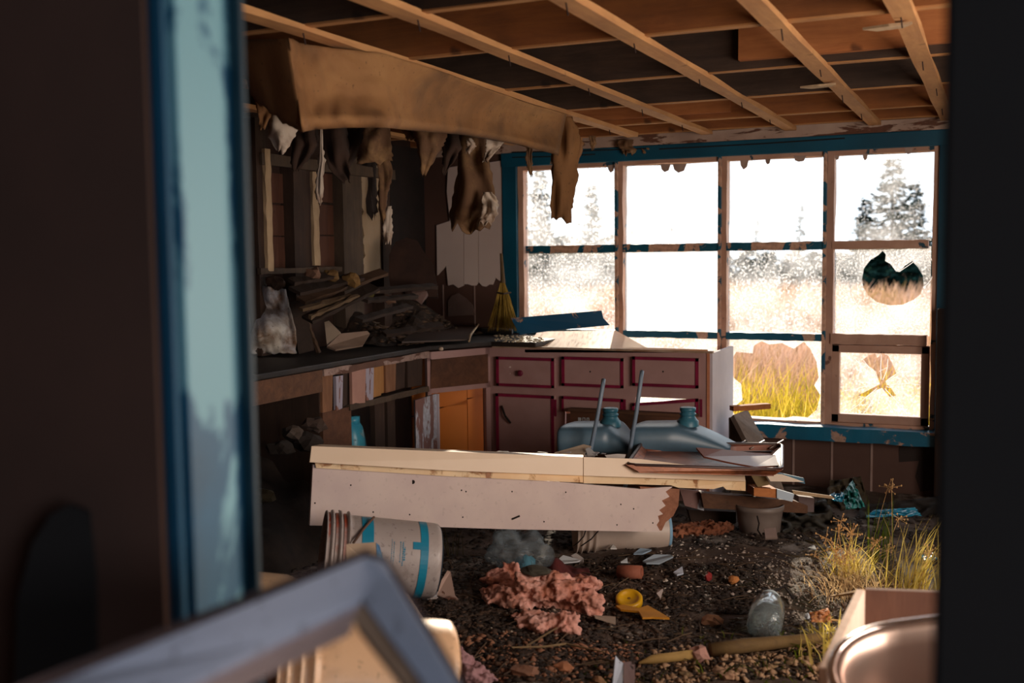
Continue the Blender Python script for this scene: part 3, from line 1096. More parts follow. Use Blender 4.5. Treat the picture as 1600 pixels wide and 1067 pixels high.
field('field_grass', 'yellow green grass growing right outside the window', 9000, (7.3, 9.5), (0.45, 0.95), (0.008, 0.02), M_gold, 1, 0.9)
field('field_grass', 'pinkish seed grass in the field beyond the yellow grass', 16000, (9.0, 20), (0.6, 1.0), (0.015, 0.035), M_pink, 2, 1.5)
field('field_grass', 'distant pale grass in front of the dark trees', 14000, (18, 40), (0.7, 1.15), (0.04, 0.09), M_pink, 3, 2.0)

M_needle = m_leaf('dark_spruce_needles', [(0.35, '#0c1c1a'), (0.55, '#1c3430'), (0.75, '#39502c')], 1.2, 0.25)
M_trunk = m_plain('spruce_trunk', '#2a201a', '#3d3028')


def conifer(H, R, seed, dens=1.0, full=0.0):
    r = np.random.default_rng(seed)
    quads = []
    nlev = int(22 * dens)
    for a in range(nlev):
        t = (a + r.random()) / nlev
        z = H * (0.04 + 0.96 * t)
        L0 = R * (1 - t) ** (0.8 if not full else 0.45) + 0.06 * R
        for b in range(int(6 + 3 * r.random())):
            an = r.random() * 6.283
            z = H * (0.04 + 0.96 * t) + r.normal(0, 0.5) * H / nlev
            L = L0 * (0.6 + 0.5 * r.random())
            d = np.array([math.cos(an), math.sin(an), 0])
            nt = max(5, int(L / R * 22 * dens))
            for c in range(nt):
                s = (c + 0.6) / nt
                p = np.array([0, 0, z]) + d * L * s + np.array([0, 0, -0.34 * L * s + 0.42 * L * s ** 3 + 0.12 * L * math.sin(an * 3 + a)])
                a2 = an + (1 if c % 2 else -1) * (0.7 + 0.5 * r.random())
                tl = (0.10 + 0.22 * (1 - s)) * R * (0.5 + 0.7 * r.random()) * 0.8
                q = p + np.array([math.cos(a2) * tl, math.sin(a2) * tl, -0.25 * tl + r.normal(0, 0.1) * tl])
                wv = np.array([-math.sin(a2), math.cos(a2), r.normal(0, 1.2)])
                wv /= np.linalg.norm(wv)
                wd = 0.028 * R * (0.6 + r.random())
                m_ = (p + q) / 2
                quads.append([p, m_ - wv * wd, q, m_ + wv * wd])
    V_ = np.array(quads).reshape(-1, 3)
    F_ = np.arange(len(V_)).reshape(-1, 4)
    return V_, F_


protos = []
for k, (H, R, dn, fu) in enumerate(((4.6, 1.35, 1.6, 0), (4.2, 0.8, 1.1, 0), (3.2, 1.9, 1.5, 1), (2.6, 1.6, 1.4, 1))):
    V_, F_ = conifer(H, R, 50 + k, dn, fu)
    e = bpy.data.objects.new('spruce_tree', None)
    COL.objects.link(e)
    fo = np_obj('foliage', V_, F_, M_needle)
    fo.parent = e
    tmb = MB().tube([(0, 0, -0.2), (0.02, 0, H * .4), (0, 0.02, H * .98)], [0.06 * R + 0.03, 0.05 * R, 0.01], 7)
    tr = mesh_obj('trunk', tmb, M_trunk, Vector((0, 0, 0)))
    tr.parent = e
    protos.append(e)


def place_tree(k, px, top, d, label, group=None, first=set(), s=None):
    p = at(px, 400, d)
    e = protos[k]
    if k in first:
        c = e.copy()
        COL.objects.link(c)
        for ch in e.children:
            q = ch.copy()
            COL.objects.link(q)
            q.parent = c
        e = c
    first.add(k)
    H = (4.6, 4.2, 3.2, 2.6)[k]
    z = at(px, top, d).z
    sc = (z - GO) / H
    e.location = (p.x, p.y, GO)
    e.scale = (sc * (s or 1), sc * (s or 1), sc)
    e.rotation_euler = (0, 0, px * 0.37)
    return settag(e, label, 'tree', group)


place_tree(0, 1393, 250, 30, 'tall spiky spruce seen through the upper right pane', s=1.25)
place_tree(0, 1428, 288, 30.6, 'shorter spruce just right of the tall spruce', s=1.1)
place_tree(0, 1352, 312, 31.2, 'shorter spruce just left of the tall spruce', s=1.2)
place_tree(1, 1250, 306, 34, 'slim spruce in the right half of the third upper pane', s=0.75)
place_tree(1, 1182, 332, 35, 'slim spruce in the left half of the third upper pane', s=0.8)
place_tree(1, 1048, 345, 36, 'faint slim spruce in the middle of the second upper pane', s=0.8)
place_tree(1, 988, 335, 36, 'faint slim spruce at the left of the second upper pane', s=0.9)
place_tree(0, 925, 290, 33, 'hazy spruce seen right of the hanging strip of paper', s=0.8)
place_tree(0, 845, 268, 32, 'hazy spruce at the far left of the window', s=0.9)
place_tree(0, 800, 280, 33, 'hazy spruce half hidden behind the left window casing', s=0.9)
pxs = list(range(770, 1520, 36))
for i, px in enumerate(pxs):
    top = 398 + random.uniform(-8, 10)
    if px < 960:
        top = 368
    if 1140 < px < 1300:
        top = 392
    if px > 1310:
        top = 372
    place_tree(2 + i % 2, px, top, 36 + random.uniform(0, 4), 'low dark bushy spruce in the dense row beyond the grass', 'low spruces forming the dark row', s=1.0)

# ================================================================== BASE CABINETS ALONG THE WINDOW
M_cab = m_flaky('mauve_cabinet_paint', '#b08c88', '#e8d8cc', 0.745, 7, (1, 1, 1), '#a27e7a', 0.6, 0.7)
M_cabchip = m_flaky('chipped_mauve_paint', '#b08c88', '#efe0d6', 0.62, 16, (1, 1, 1), '#a8827e', 0.6, 1.7)
M_crim = m_flaky('crimson_edge_paint', '#8c1640', '#9c6a68', 0.70, 16, (1, 1, 1), '#6a0f30', 0.5, 2.7)
M_side = m_plain('skylit_cabinet_side', '#c9c0c8', '#b8aeb8', 0.55, 3, (1, 1, 1), 0, 0.05)  # near white, painting in sky light on the cabinet side
M_brownwood = m_wood('bare_drawer_wood', '#4e3020', '#6d4630', 'x', stain='#1c0e08', stain_amt=0.7)
YC = 5.9
wc = lambda px, py: onY(px, py, YC)


def recty(px0, py0, px1, py1, Y=YC):
    c = [onY(px0, (py0 + py1) / 2, Y), onY(px1, (py0 + py1) / 2, Y), onY((px0 + px1) / 2, py0, Y), onY((px0 + px1) / 2, py1, Y)]
    return c[0].x, c[1].x, c[3].z, c[2].z


CT = 0.905
X0, X1 = wc(766, 600).x, wc(1108, 600).x
cols = [(778, 868), (880, 976), (990, 1093)]
outer = [Vector((X0, YC, 0.02)), Vector((X1, YC, 0.02)), Vector((X1, YC, CT)), Vector((X0, YC, CT))]
holes = []
for i, (a, b_) in enumerate(cols):
    if i > 0:
        x0, x1, za, zb_ = recty(a + 3, 622, b_ - 3, 700)
        holes.append([Vector((x0, YC, 0.12)), Vector((x1, YC, 0.12)), Vector((x1, YC, zb_)), Vector((x0, YC, zb_))])
face = MB().prism(outer, (0, 0.02, 0), holes)
parts = [('face_frame', face, M_cab, {})]
Ye = onX(1141, 536, X1).y
side = MB().prism([(X1 - 0.001, YC, 0.02), (X1 - 0.001, Ye, 0.02), (X1 - 0.001, Ye, CT), (X1 - 0.001, YC, CT)], (0.02, 0, 0))
parts.append(('side_panel', side, M_side, {'label': 'smooth side panel, paled for the sky light on it'}))
parts.append(('corner_strip', MB().bb(X1 - 0.012, X1 + 0.004, YC - 0.006, YC + 0.002, 0.02, CT), M_pinkwood if False else m_plain('orange_edge', '#b06a48', '#c98a68'), {}))
for i, (a, b_) in enumerate(cols):
    x0, x1, za, zb_ = recty(a, 558, b_, 604)
    dr = MB().bb(x0, x1, YC - 0.02, YC, za, zb_)
    t = 0.017
    tr = MB()
    for q in ((x0, x1, zb_ - t, zb_), (x0, x1, za, za + t), (x0, x0 + t, za, zb_), (x1 - t, x1, za, zb_)):
        tr.bb(q[0], q[1], YC - 0.026, YC - 0.019, q[2], q[3])
    subs = [('edge_trim', tr, M_crim, {'label': 'crimson painted edge'})]
    if i == 0:
        k = wc(817, 582)
        X = Matrix.Translation((k.x, YC - 0.02, k.z)) @ Matrix.Rotation(math.radians(90), 4, 'X')
        subs.append(('knob', MB().lathe([(0.009, 0), (0.009, 0.012), (0.018, 0.018), (0.019, 0.026), (0.012, 0.031)], X, 20), M_crim, {'smooth': True}))
    else:
        k = wc((a + b_) / 2 - 4, 580)
        subs.append(('screw_hole', MB().tube([(k.x, YC - 0.0215, k.z), (k.x, YC - 0.0195, k.z)], 0.005, 10), M_void, {}))
    parts.append(('drawer', dr, M_cabchip if i == 0 else M_cab, {}, subs))
    if i == 0:
        x0, x1, za, zb_ = recty(778, 616, 868, 740)
        dm = MB().bb(x0, x1, YC - 0.02, YC, 0.06, zb_)
        tr = MB()
        for q in ((x0, x1, zb_ - t, zb_), (x0, x0 + t, 0.06, zb_), (x1 - t, x1, 0.06, zb_)):
            tr.bb(q[0], q[1], YC - 0.026, YC - 0.019, q[2], q[3])
        h = MB().tube([wc(787, 633) + Vector((0, -0.03, 0)), wc(794, 648) + Vector((0, -0.045, 0)), wc(801, 660) + Vector((0, -0.03, 0))], 0.006, 8)
        parts.append(('door', dm, M_cab, {}, [('edge_trim', tr, M_crim, {}), ('handle', h, M_void, {'smooth': True})]))
    else:
        # broken doors: a tilted upper remnant, dark frame below
        tilt = 0.0 if i == 1 else 1
        A = [wc(a, 618 if i == 1 else 629), wc(b_, 623 if i == 1 else 622), wc(b_, 646), wc(a, 642)]
        A = [p + Vector((0, -0.02, 0)) for p in A]
        dm = MB().prism(A, (0, 0.018, 0))
        dw = (A[2] - A[1]).normalized() * t
        tr = MB().prism([A[0] + Vector((0, -.006, 0)), A[1] + Vector((0, -.006, 0)), A[1] + dw + Vector((0, -.006, 0)), A[0] + dw + Vector((0, -.006, 0))], (0, 0.006, 0))
        tr.bb(A[1].x - t, A[1].x, YC - 0.026, YC - 0.019, A[2].z, A[1].z)
        tr.bb(A[0].x, A[0].x + t * .7, YC - 0.026, YC - 0.019, A[3].z, A[0].z)
        parts.append(('door', dm, M_cab, {'label': 'broken off upper part of a door'}, [('edge_trim', tr, M_crim, {})]))
for px in (871, 978, 1097):
    k = wc(px if px != 871 else 870, 634)
    parts.append(('hinge', MB().bb(k.x - 0.006, k.x + 0.006, YC - 0.026, YC - 0.018, k.z - 0.06, k.z + 0.04), M_crim, {}))
# thin top edge and inner floor
parts.append(('top_edge', MB().bb(X0 + 0.02, X1 + 0.02, YC - 0.008, YC + 0.02, CT, CT + 0.012), m_plain('pale_top_edge', '#b5a08c', '#8c6a50'), {}))
parts.append(('shelf', MB().bb(X0, X1, YC + 0.02, Ye, 0.10, 0.12), M_brownwood, {}))
assembly('base_cabinet', 'mauve painted cabinet with crimson edged drawers standing under the window', 'cabinet', parts)

# wooden box behind the jugs, with a small label
A = [onY(893, 650, YC - 0.07), onY(1086, 650, YC - 0.07)]
bx = MB().bb(A[0].x, A[1].x, YC - 0.09, YC - 0.05, 0.12, onY(990, 647, YC - 0.09).z)
lip = MB().bb(A[0].x - 0.01, A[1].x + 0.01, YC - 0.105, YC - 0.04, onY(990, 647, YC - 0.09).z, onY(990, 645, YC - 0.09).z + 0.008)
q = onY(903, 655, YC - 0.095)
lab = MB()
for u0, u1, v0, v1 in ((0, .018, 0, .022), (.026, .031, 0, .024), (.026, .044, 0.019, .024), (.026, .044, 0, .005), (.04, .045, .003, .021), (.052, .057, 0, .024), (.052, .068, .019, .024), (.052, .068, 0, .005), (.064, .069, .003, .021)):
    lab.bb(q.x + u0, q.x + u1, YC - 0.0925, YC - 0.089, q.z - 0.012 + v0, q.z - 0.012 + v1)
assembly('wooden_crate', 'brown wooden crate front with small white marks, behind the blue grey jugs', 'crate', [
    ('front', bx, M_brownwood, {}), ('rim', lip, W_darkx, {}), ('white_mark', lab, m_plain('label_white', '#c4c8cc'), {'label': 'small white printed marks', })])

# ================================================================== CORNER AND LEFT CABINETS
P0 = onX(668, 553, -3.05)
XC = -3.05
YA = onX(503, 600, XC).y
YB = onX(668, 600, XC).y
cA, cB = Vector((XC, YB, 0)), Vector((X0, YC, 0))
nn = (cB - cA).cross(Vector((0, 0, 1))).normalized()
cp = lambda px, py, off=0.0: onplane(px, py, cA - nn * 0 + (nn if nn.dot(EYE - cA) > 0 else -nn) * off, nn)
tow = nn if nn.dot(EYE - cA) > 0 else -nn
M_orange = m_flaky('orange_glow_board', '#d2771c', '#8a4a26', 0.72, 3.5, (1, 1, 1), '#c46a18', 0.5, 3.0)  # saturated orange paints in the sun glow on the inner wood
dg = (cB - cA)


def dpt(u, z, off=0.0):
    p = cA + dg * u + tow * off
    return Vector((p.x, p.y, z))


zo = cp(720, 610).z
fr = MB()
fr.prism([dpt(0, zo - 0.0), dpt(1, zo - 0.0), dpt(1, zo + 0.04), dpt(0, zo + 0.04)], -tow * 0.02)
fr.prism([dpt(0, 0.85), dpt(1, 0.85), dpt(1, CT), dpt(0, CT)], -tow * 0.02)
fr.prism([dpt(0, 0.02), dpt(0.06, 0.02), dpt(0.06, CT), dpt(0, CT)], -tow * 0.025)
fr.prism([dpt(0.93, 0.02), dpt(1, 0.02), dpt(1, CT), dpt(0.93, CT)], -tow * 0.025)
dfr = MB().prism([dpt(0.05, zo + 0.035, 0.004), dpt(0.95, zo + 0.035, 0.004), dpt(0.95, 0.86, 0.004), dpt(0.05, 0.86, 0.004)], -tow * 0.02)
back = MB()
ins = 0.17
zseg = [(0.02, 0.33), (0.335, 0.47), (0.475, 0.85)]
q0 = 0.0
for (ua, ub) in ((0.0, 0.42), (0.43, 0.88), (0.89, 1.15)):
    for (za, zb_) in ((0.02, 0.50 + ua * .08), (0.51 + ua * .08, 0.86)):
        back.prism([dpt(ua, za, -ins), dpt(ub, za, -ins), dpt(ub, zb_ + (ub - ua) * .08 * (zb_ < .8), -ins), dpt(ua, zb_, -ins)], -tow * 0.012)
M_peel = m_flaky('peeling_white_door', '#8c6660', '#c4c8d6', 0.52, 9, (1.6, 1.6, 0.35), '#7c5852', 0.6, 0.9)
hinge_p = cp(684, 640)
d0 = onX(684, 616, onplane(684, 616, cA, nn).x)
A_ = cp(683, 613)
B_ = Vector((A_.x - 0.09, A_.y - 0.32, 0))
B_ = onY(649, 640, A_.y - 0.30)
door = MB().prism([Vector((A_.x, A_.y, 0.06)), Vector((B_.x, B_.y, 0.06)), Vector((B_.x, B_.y, zo - 0.005)), Vector((A_.x, A_.y, zo - 0.005))], Vector((-0.015, 0.01, 0)))
edge = MB().bb(A_.x - 0.0, A_.x + 0.014, A_.y - 0.012, A_.y + 0.0, 0.06, zo - 0.005)
assembly('corner_cabinet', 'corner cabinet with dark bare drawer and orange glow painted inside', 'cabinet', [
    ('face_frame', fr, M_cab, {}), ('drawer', dfr, M_brownwood, {'bevel': 0.006, 'label': 'dark bare wood drawer front'}),
    ('back_board', back, M_orange, {'label': 'inner boards coloured orange for the glow, with dark seams'}),
    ('door', door, M_peel, {'label': 'open door with white paint peeling off'}, [('door_edge', edge, M_side, {})])])

# left run, rotten slats
parts = []
lp = lambda px, py, off=0.0: onX(px, py, XC + off)
a, b_ = lp(503, 577), lp(668, 553)
parts.append(('top_rail', MB().beam((XC, YA, CT - 0.012), (XC, YB, CT - 0.012), 0.03, 0.035, (0, 0, 1), 20, 0.006, 4), m_flaky('worn_pinkish_rail', '#5a3c30', '#a58a80', 0.5, 14, (1, 0.3, 1), '#6a4a3c', 0.8, 1.0), {}))
cz0 = lp(585, 630).z
slm = {'r': m_wood('rotten_slat', '#6b4630', '#94684a', 'z', stain='#2a160c'), 'p': m_plain('pinkish_block', '#a87c70', '#b88c7c'),
       'w': m_flaky('whitish_slat', '#a8a0ae', '#8a5c4c', 0.55, 18, (1, 1, 0.4)), 'o': m_wood('orange_slat', '#9a6a3c', '#b5824c', 'z', stain='#4a2a14'), 'd': W_dark}
for (pa, pb, ya, yb, k) in ((505, 522, 583, 647, 'r'), (524, 535, 588, 642, 'w'), (537, 545, 583, 636, 'd'), (548, 570, 575, 634, 'p'), (571, 584, 572, 628, 'w'), (582, 598, 568, 622, 'o'), (585, 603, 567, 618, 'o'),
                         (601, 618, 563, 614, 'r'), (619, 636, 560, 610, 'd'), (638, 662, 556, 606, 'd')):
    q = [lp(pa, ya, 0.0), lp(pb, ya - 2, 0.0), lp(pb - 1, yb - 4, 0.0), lp(pa + 1, yb, 0.0)]
    off = random.uniform(-0.012, 0.012)
    parts.append(('slat', MB().prism([v + Vector((off, 0, 0)) for v in q], (-0.02, 0, 0)), slm[k], {'bevel': 0.003}))
parts.append(('middle_rail', MB().beam((XC - 0.005, lp(545, 635).y, lp(590, 626).z), (XC - 0.005, YB, lp(590, 626).z), 0.03, 0.03, (0, 0, 1), 16, 0.006, 6), W_stud, {}))
q = [lp(505, 650), lp(548, 640), lp(549, 700), lp(505, 700)]
parts.append(('stile', MB().bb(XC - 0.02, XC, YA, lp(549, 660).y, 0.02, lp(527, 640).z), M_brownwood, {'label': 'wide bare brown end stile'}))
parts.append(('stile', MB().bb(XC - 0.04, XC - 0.01, lp(588, 640).y, lp(603, 640).y, 0.02, lp(595, 625).z), W_dark, {}))
parts.append(('stile', MB().bb(XC - 0.05, XC - 0.02, lp(610, 640).y, lp(622, 640).y, 0.02, lp(616, 622).z), W_dark, {}))
parts.append(('end_panel', MB().bb(XC - 0.52, XC - 0.02, YA, YA + 0.018, 0.02, CT - 0.03), W_dark, {}))
parts.append(('shelf', MB().bb(XC - 0.5, XC - 0.02, YA + 0.03, YB, 0.14, 0.16), W_dark, {}))
assembly('base_cabinet', 'rotting cabinet with mismatched upright slats, in front of the left wall', 'cabinet', parts)
# cyan crate piece inside
q0, q1 = lp(550, 700, -0.1), lp(577, 665, -0.1)
M_cyan = m_flaky('cyan_plastic', '#4ca8c4', '#88b8c8', 0.62, 14, (1, 1, 1), '#3c98b8', 0.35, 2.0)
thing('plastic_canister', 'bright cyan plastic canister inside the rotting left cabinet', 'canister',
      MB().rock(((q0.x + q1.x) / 2 - 0.05, (q0.y + q1.y) / 2, 0.38), (0.07, (q1.y - q0.y) / 2, 0.21), 3, 3, 0.12).tube([((q0.x + q1.x) / 2 - 0.05, (q0.y + q1.y) / 2, 0.56), ((q0.x + q1.x) / 2 - 0.05, (q0.y + q1.y) / 2, 0.60)], 0.04, 16), M_cyan, smooth=True)

# dark worktop along left wall and round the corner
M_top = m_plain('black_worktop', '#17110f', '#2a1e18', 0.6, 6)
topz = 0.915
mb = MB()
mb.prism([(XL + .005, 3.2, topz), (XC + 0.03, 3.2, topz), (XC + 0.03, YB - 0.02, topz), (X0 + 0.02, YC - 0.03, topz), (onY(850, 545, 6.0).x, YC - 0.03, topz), (onY(880, 530, 6.3).x, 6.3, topz), (-2.7, YW - 0.04, topz), (XL + .005, YW - 0.02, topz)], (0, 0, 0.03))
thing('worktop', 'black dirty worktop running along the left wall into the corner', 'worktop', mb, M_top, bevel=0.006)
TZ = topz + 0.03
# front rail of the left gap, brownish
mb = MB().bb(XC - 0.01, XC + 0.025, 3.2, YA - 0.03, topz - 0.11, topz - 0.002)
thing('worktop_apron', 'dark reddish board under the worktop edge beside the doorway', 'board', mb, W_darkx)
mb = MB().bb(XC - 0.45, XC - 0.42, 3.2, YA - 0.05, 0.05, topz - 0.12)  # near-black sheet standing in for the shade below the worktop
thing('gap_dark_panel', 'near black panel for the darkness in the gap left of the rotting cabinet', 'panel', mb, M_void)

# ================================================================== ON THE WORKTOP
def zpt(px, py, z):
    return onZ(px, py, z)


M_card = m_plain('brown_fibreboard', '#3a2a22', '#4d3a2f', 0.9, 5)
M_cream = m_plain('cream_board', '#b5a08c', '#c4b09c', 0.7, 4)
M_golden = m_leaf('straw', [(0.3, '#6a5526'), (0.5, '#a88a42'), (0.7, '#c9ab60')], 8, 0.2)
# loose thin sheet lying on the corner of the worktop
q = [zpt(628, 536, TZ + 0.03), zpt(733, 532, TZ + 0.03), zpt(752, 500, TZ + 0.05), zpt(660, 502, TZ + 0.05)]
thing('fibreboard_sheet', 'thin dark brown sheet with pale broken edge on the corner worktop', 'board', MB().prism(q, (0, 0, 0.008)), m_flaky('sheet_brown', '#4a352b', '#8a8690', 0.74, 5, (1, 1, 1), '#3c2a22', 0.6, 0.5))
ed = MB().tube([zpt(752, 500, TZ + 0.055), zpt(744, 512, TZ + 0.06), zpt(735, 523, TZ + 0.05), zpt(733, 533, TZ + 0.03)], 0.006, 6)
thing('splinter_strip', 'pale splintered strip along the edge of the brown sheet', 'splinter', ed, W_pale)
q = [zpt(752, 520, TZ + 0.01), zpt(800, 523, TZ + 0.01), zpt(812, 502, TZ + 0.01), zpt(758, 499, TZ + 0.01)]
thing('dark_tile', 'dark grey slab lying next to the blue board on the worktop', 'slab', MB().prism(q, (0, 0, 0.03)), m_plain('slate', '#34302f', '#3e3a38', 0.5))
# the teal board sticking out over the cabinets
a0, a1, a2, a3, a4 = at(798, 497, 6.25), at(940, 485, 6.2), at(943, 497, 6.2), at(953, 508, 6.2), at(870, 516, 6.22)
q = [a0, a1, a2, a3, a4, at(812, 523, 6.25)]
thing('teal_board', 'teal painted board with notched end lying over the worktop in front of the window', 'board', slab(MB(), q, 0.02), m_flaky('teal_board_paint', '#04486a', '#c49a82', 0.545, 5.5, (1, 1, 1), '#065076', 0.35, 2.4), bevel=0.002)
# sunlit pinkish ledge between cabinet and window (what is left of the top)
LX0, LX1 = onY(830, 525, YW - 0.06).x, onY(962, 525, YW - 0.06).x
mb = MB()
mb.prism([onY(820, 546, YC), onY(1106, 546, YC), onY(1010, 543, YC + 0.03), onY(962, 516, YW - 0.1), onY(840, 518, YW - 0.1)], (0, 0, -0.018))
thing('worktop', 'sunlit pinkish remnant of the counter top along the window', 'counter top', mb, m_flaky('pinkish_top', '#dca884', '#a8542c', 0.68, 5, (1, 1, 1), '#e8b890', 0.6, 2.0))
mb = MB()
for k in range(120):
    px, py = random.uniform(770, 850), random.uniform(524, 534)
    p = zpt(px, py, TZ + 0.008)
    mb.rock(p, (random.uniform(.004, .014), random.uniform(.004, .012), random.uniform(.002, .006)), k, 1, 0.3)
thing('plaster_crumbs', 'pale sunlit crumbs scattered on the worktop edge', 'crumbs', mb, m_plain('crumb_pale', '#d8c4a4', '#c0a884'), kind='stuff')
for (px, py, s, lab) in ((689, 545, 0.014, 'small cream pebble on the dark worktop edge'), (780, 521, 0.012, 'small white chip beside the slate slab')):
    thing('chip', lab, 'chip', MB().rock(zpt(px, py, TZ + 0.01), (s, s, s * .8), 3, 2, .2), M_cream, smooth=True)
p = zpt(618, 527, TZ + 0.006)
thing('white_stick', 'short white stick lying on the black worktop', 'stick', MB().tube([zpt(614, 529, TZ + .006), zpt(623, 520, TZ + .012)], 0.006, 6), m_plain('stick_white', '#b8a898'))
# beige V shaped tiles
q = [at(507, 503, 5.95), at(514, 501, 5.95), at(532, 519, 5.9), at(511, 541, 5.85)]
t1 = slab(MB(), q, 0.012)
q = [at(532, 521, 5.9), at(574, 517, 6.0), at(578, 521, 6.0), at(567, 539, 5.9), at(525, 546, 5.8), at(511, 541, 5.83)]
t2 = slab(MB(), q, 0.012)
assembly('ceramic_piece', 'bent beige tile lying open on the worktop', 'tile', [('upright_leaf', t1, M_cream, {}), ('flat_leaf', t2, m_plain('beige_tile', '#8c7566', '#9c8474', 0.4), {})])
# crumpled white wallpaper / plaster by the doorway
V_, F_ = [], []
edge = jag((384, 446), (458, 470), 8, 4, 3)
n1, n2 = 26, 26
for j in range(n2 + 1):
    for i in range(n1 + 1):
        u, v = i / n1, j / n2
        xl, xr = 372, lerp(446, 463, min(1, v * 1.4)) + 3 * noise.noise(Vector((v * 6, 2, 1)))
        px = lerp(xl, xr, u)
        py = lerp(lerp(442, 452, u) + 5 * noise.noise(Vector((u * 7, 1, 5))), 552 + 4 * noise.noise(Vector((u * 9, 3, 1))), v)
        f = abs(noise.noise(Vector((u * 2.2 + v * 0.8, v * 1.6, 4.2))))
        f2 = abs(noise.noise(Vector((u * 6 - v * 2, v * 4, 9.2))))
        V_.append(at(px, py, 5.68 - 0.22 * f - 0.05 * f2 + 0.05 * (1 - v)))
for j in range(n2):
    for i in range(n1):
        a = j * (n1 + 1) + i
        F_.append((a, a + 1, a + n1 + 2, a + n1 + 1))
thing('crumpled_wallpaper', 'crumpled off white stained sheet standing on the worktop beside the doorway', 'crumpled sheet', MB().add(V_, F_),
      m_flaky('stained_white_sheet', '#c8c0b4', '#7a5a40', 0.53, 7, (1, 1, 1), '#b8bcc8', 0.6, 0.3, 0.5, 0.12), smooth=True, solid=0.006)
# broken laths and rotten boards heaped against the left wall
heap = [((470, 470), (600, 425), 5.55, 5.95, 0.07, 'r'), ((460, 455), (560, 432), 5.45, 5.8, 0.09, 'd'), ((480, 500), (585, 448), 5.4, 5.7, 0.08, 'd'), ((455, 440), (520, 430), 5.4, 5.6, 0.06, 'd'),
        ((470, 484), (590, 452), 5.35, 5.75, 0.03, 'p'), ((484, 496), (560, 462), 5.3, 5.6, 0.014, 'p'), ((565, 455), (680, 447), 5.8, 6.2, 0.05, 'd'), ((570, 470), (650, 462), 5.7, 6.1, 0.04, 'd'),
        ((560, 500), (640, 478), 5.5, 5.95, 0.05, 'd'), ((478, 497), (498, 551), 5.8, 5.88, 0.018, 'r'), ((462, 470), (478, 550), 5.75, 5.8, 0.09, 'd'), ((600, 522), (690, 508), 5.95, 6.2, 0.05, 'd')]
labs = ['rotten dark board slanting up at the back of the worktop heap', 'dark board at the top left of the worktop heap', 'wide dark board sloping down over the worktop heap', 'short dark board end above the crumpled sheet',
        'pale lath in the middle of the worktop heap', 'thin pale lath at the lower edge of the worktop heap', 'flat dark board lying toward the back corner', 'narrow dark lath in front of the round topped board',
        'dark board lying behind the bent beige tile', 'thin stick leaning down left of the bent beige tile', 'dark upright board right of the crumpled sheet', 'dark lath lying near the back wall on the worktop']
mm = {'r': m_wood('heap_brown', '#44301f', '#5c4230', 'x', stain='#22150e'), 'd': m_wood('heap_dark', '#261a13', '#38271d', 'x', stain='#140c08'), 'p': m_wood('heap_pale', '#54402e', '#705a40', 'x', stain='#3a2618')}
for k, (pa, pb, da, db, wd, mk) in enumerate(heap):
    thing('broken_board', labs[k], 'board', MB().beam(at(pa[0], pa[1], da), at(pb[0], pb[1], db), wd, 0.018, (0.3, -0.4, 1), 10, 0.008, k), mm[mk])
for k, (px, py, d, s, lab) in enumerate(((490, 428, 5.5, 0.05, 'brown crumpled paper scrap on top of the heap'), (515, 430, 5.6, 0.045, 'ochre lump on the heap beside the crumpled scrap'),
                                     (548, 437, 5.7, 0.055, 'ochre flat lump on the right of the heap'), (430, 442, 5.6, 0.06, 'dark dry leaf clump above the crumpled sheet'), (652, 462, 6.3, 0.07, 'rounded mauve chip leaning in the corner'),
                                     (608, 468, 6.0, 0.04, 'small pinkish chip left of the corner chip'), (570, 460, 5.8, 0.05, 'mossy clump on the slanted board'), (705, 475, 6.35, 0.0, ''))):
    if s:
        thing('debris_lump', lab, 'debris', MB().rock(at(px, py, d), (s, s * .6, s * .7), k + 20, 2, 0.6),
              m_plain('lump%d' % k, ('#6a4a38', '#7a5c34', '#8a6a3c', '#4a3426', '#7a625c', '#8a6a58', '#5c5426')[k], ('#8a6a58', '#5a4020', '#6a4c24', '#2c1c14', '#6a524c', '#7a5a48', '#3c341c')[k], 0.9, 12))
V_, F_ = [], []
for j in range(50):
    for i in range(14):
        u, v = i / 13, j / 49
        y = lerp(5.3, 6.42, v)
        x = lerp(XL + .012, XL + 0.42, u)
        hh = 0.26 * (1 - u) ** 0.8 * (0.55 + 0.45 * math.sin(v * 9 + 1)) * min(1, v * 6) + 0.03 * noise.noise(Vector((x * 9, y * 7, 4))) + 0.05 * abs(noise.noise(Vector((x * 16, y * 14, 7))))
        V_.append((x, y, TZ + 0.004 + max(0, hh) * (1 - u ** 6)))
for j in range(49):
    for i in range(13):
        a = j * 14 + i
        F_.append((a, a + 1, a + 15, a + 14))
thing('debris_heap', 'dark heap of rotten rubble on the worktop along the left wall', 'rubble', MB().add(V_, F_), m_plain('heap_rot', '#17100c', '#3a2a20', .95, 22, (1, 1, 1), 0, .8), kind='stuff')
r = np.random.default_rng(77)
n = 900
yy = r.uniform(5.35, 6.4, n)
xx = XL + 0.09 + 0.41 * r.random(n) ** 1.6
zz = TZ + 0.01 + 0.26 * np.clip(1 - (xx - XL) / 0.42, 0, 1) ** 0.8 * (0.55 + 0.45 * np.sin((yy - 5.3) / 1.12 * 9 + 1)) * np.minimum(1, (yy - 5.3) / 1.12 * 6)
pebbles('debris_chips', 'small brown wood chips strewn over the worktop heap', 'chips', np.stack([xx, yy, zz], 1), 0.008 + 0.03 * r.random(n) ** 3, m_plain('heap_chip', '#2c1f17', '#6a523e', .9, 9), .35, 78)
# round topped brown board leaning in the recess
pts = [(612, 462), (607, 430), (608, 398), (618, 378), (636, 371), (652, 376), (664, 396), (676, 412), (682, 440), (684, 464)]
thing('round_topped_board', 'round topped rusty brown board leaning in the dark corner', 'board', slabpx([(x, y, 6.35 - (464 - y) * -0.001) for x, y in pts], 0.02), m_plain('rusty_board', '#2e1c16', '#3e281e', 0.9, 8))
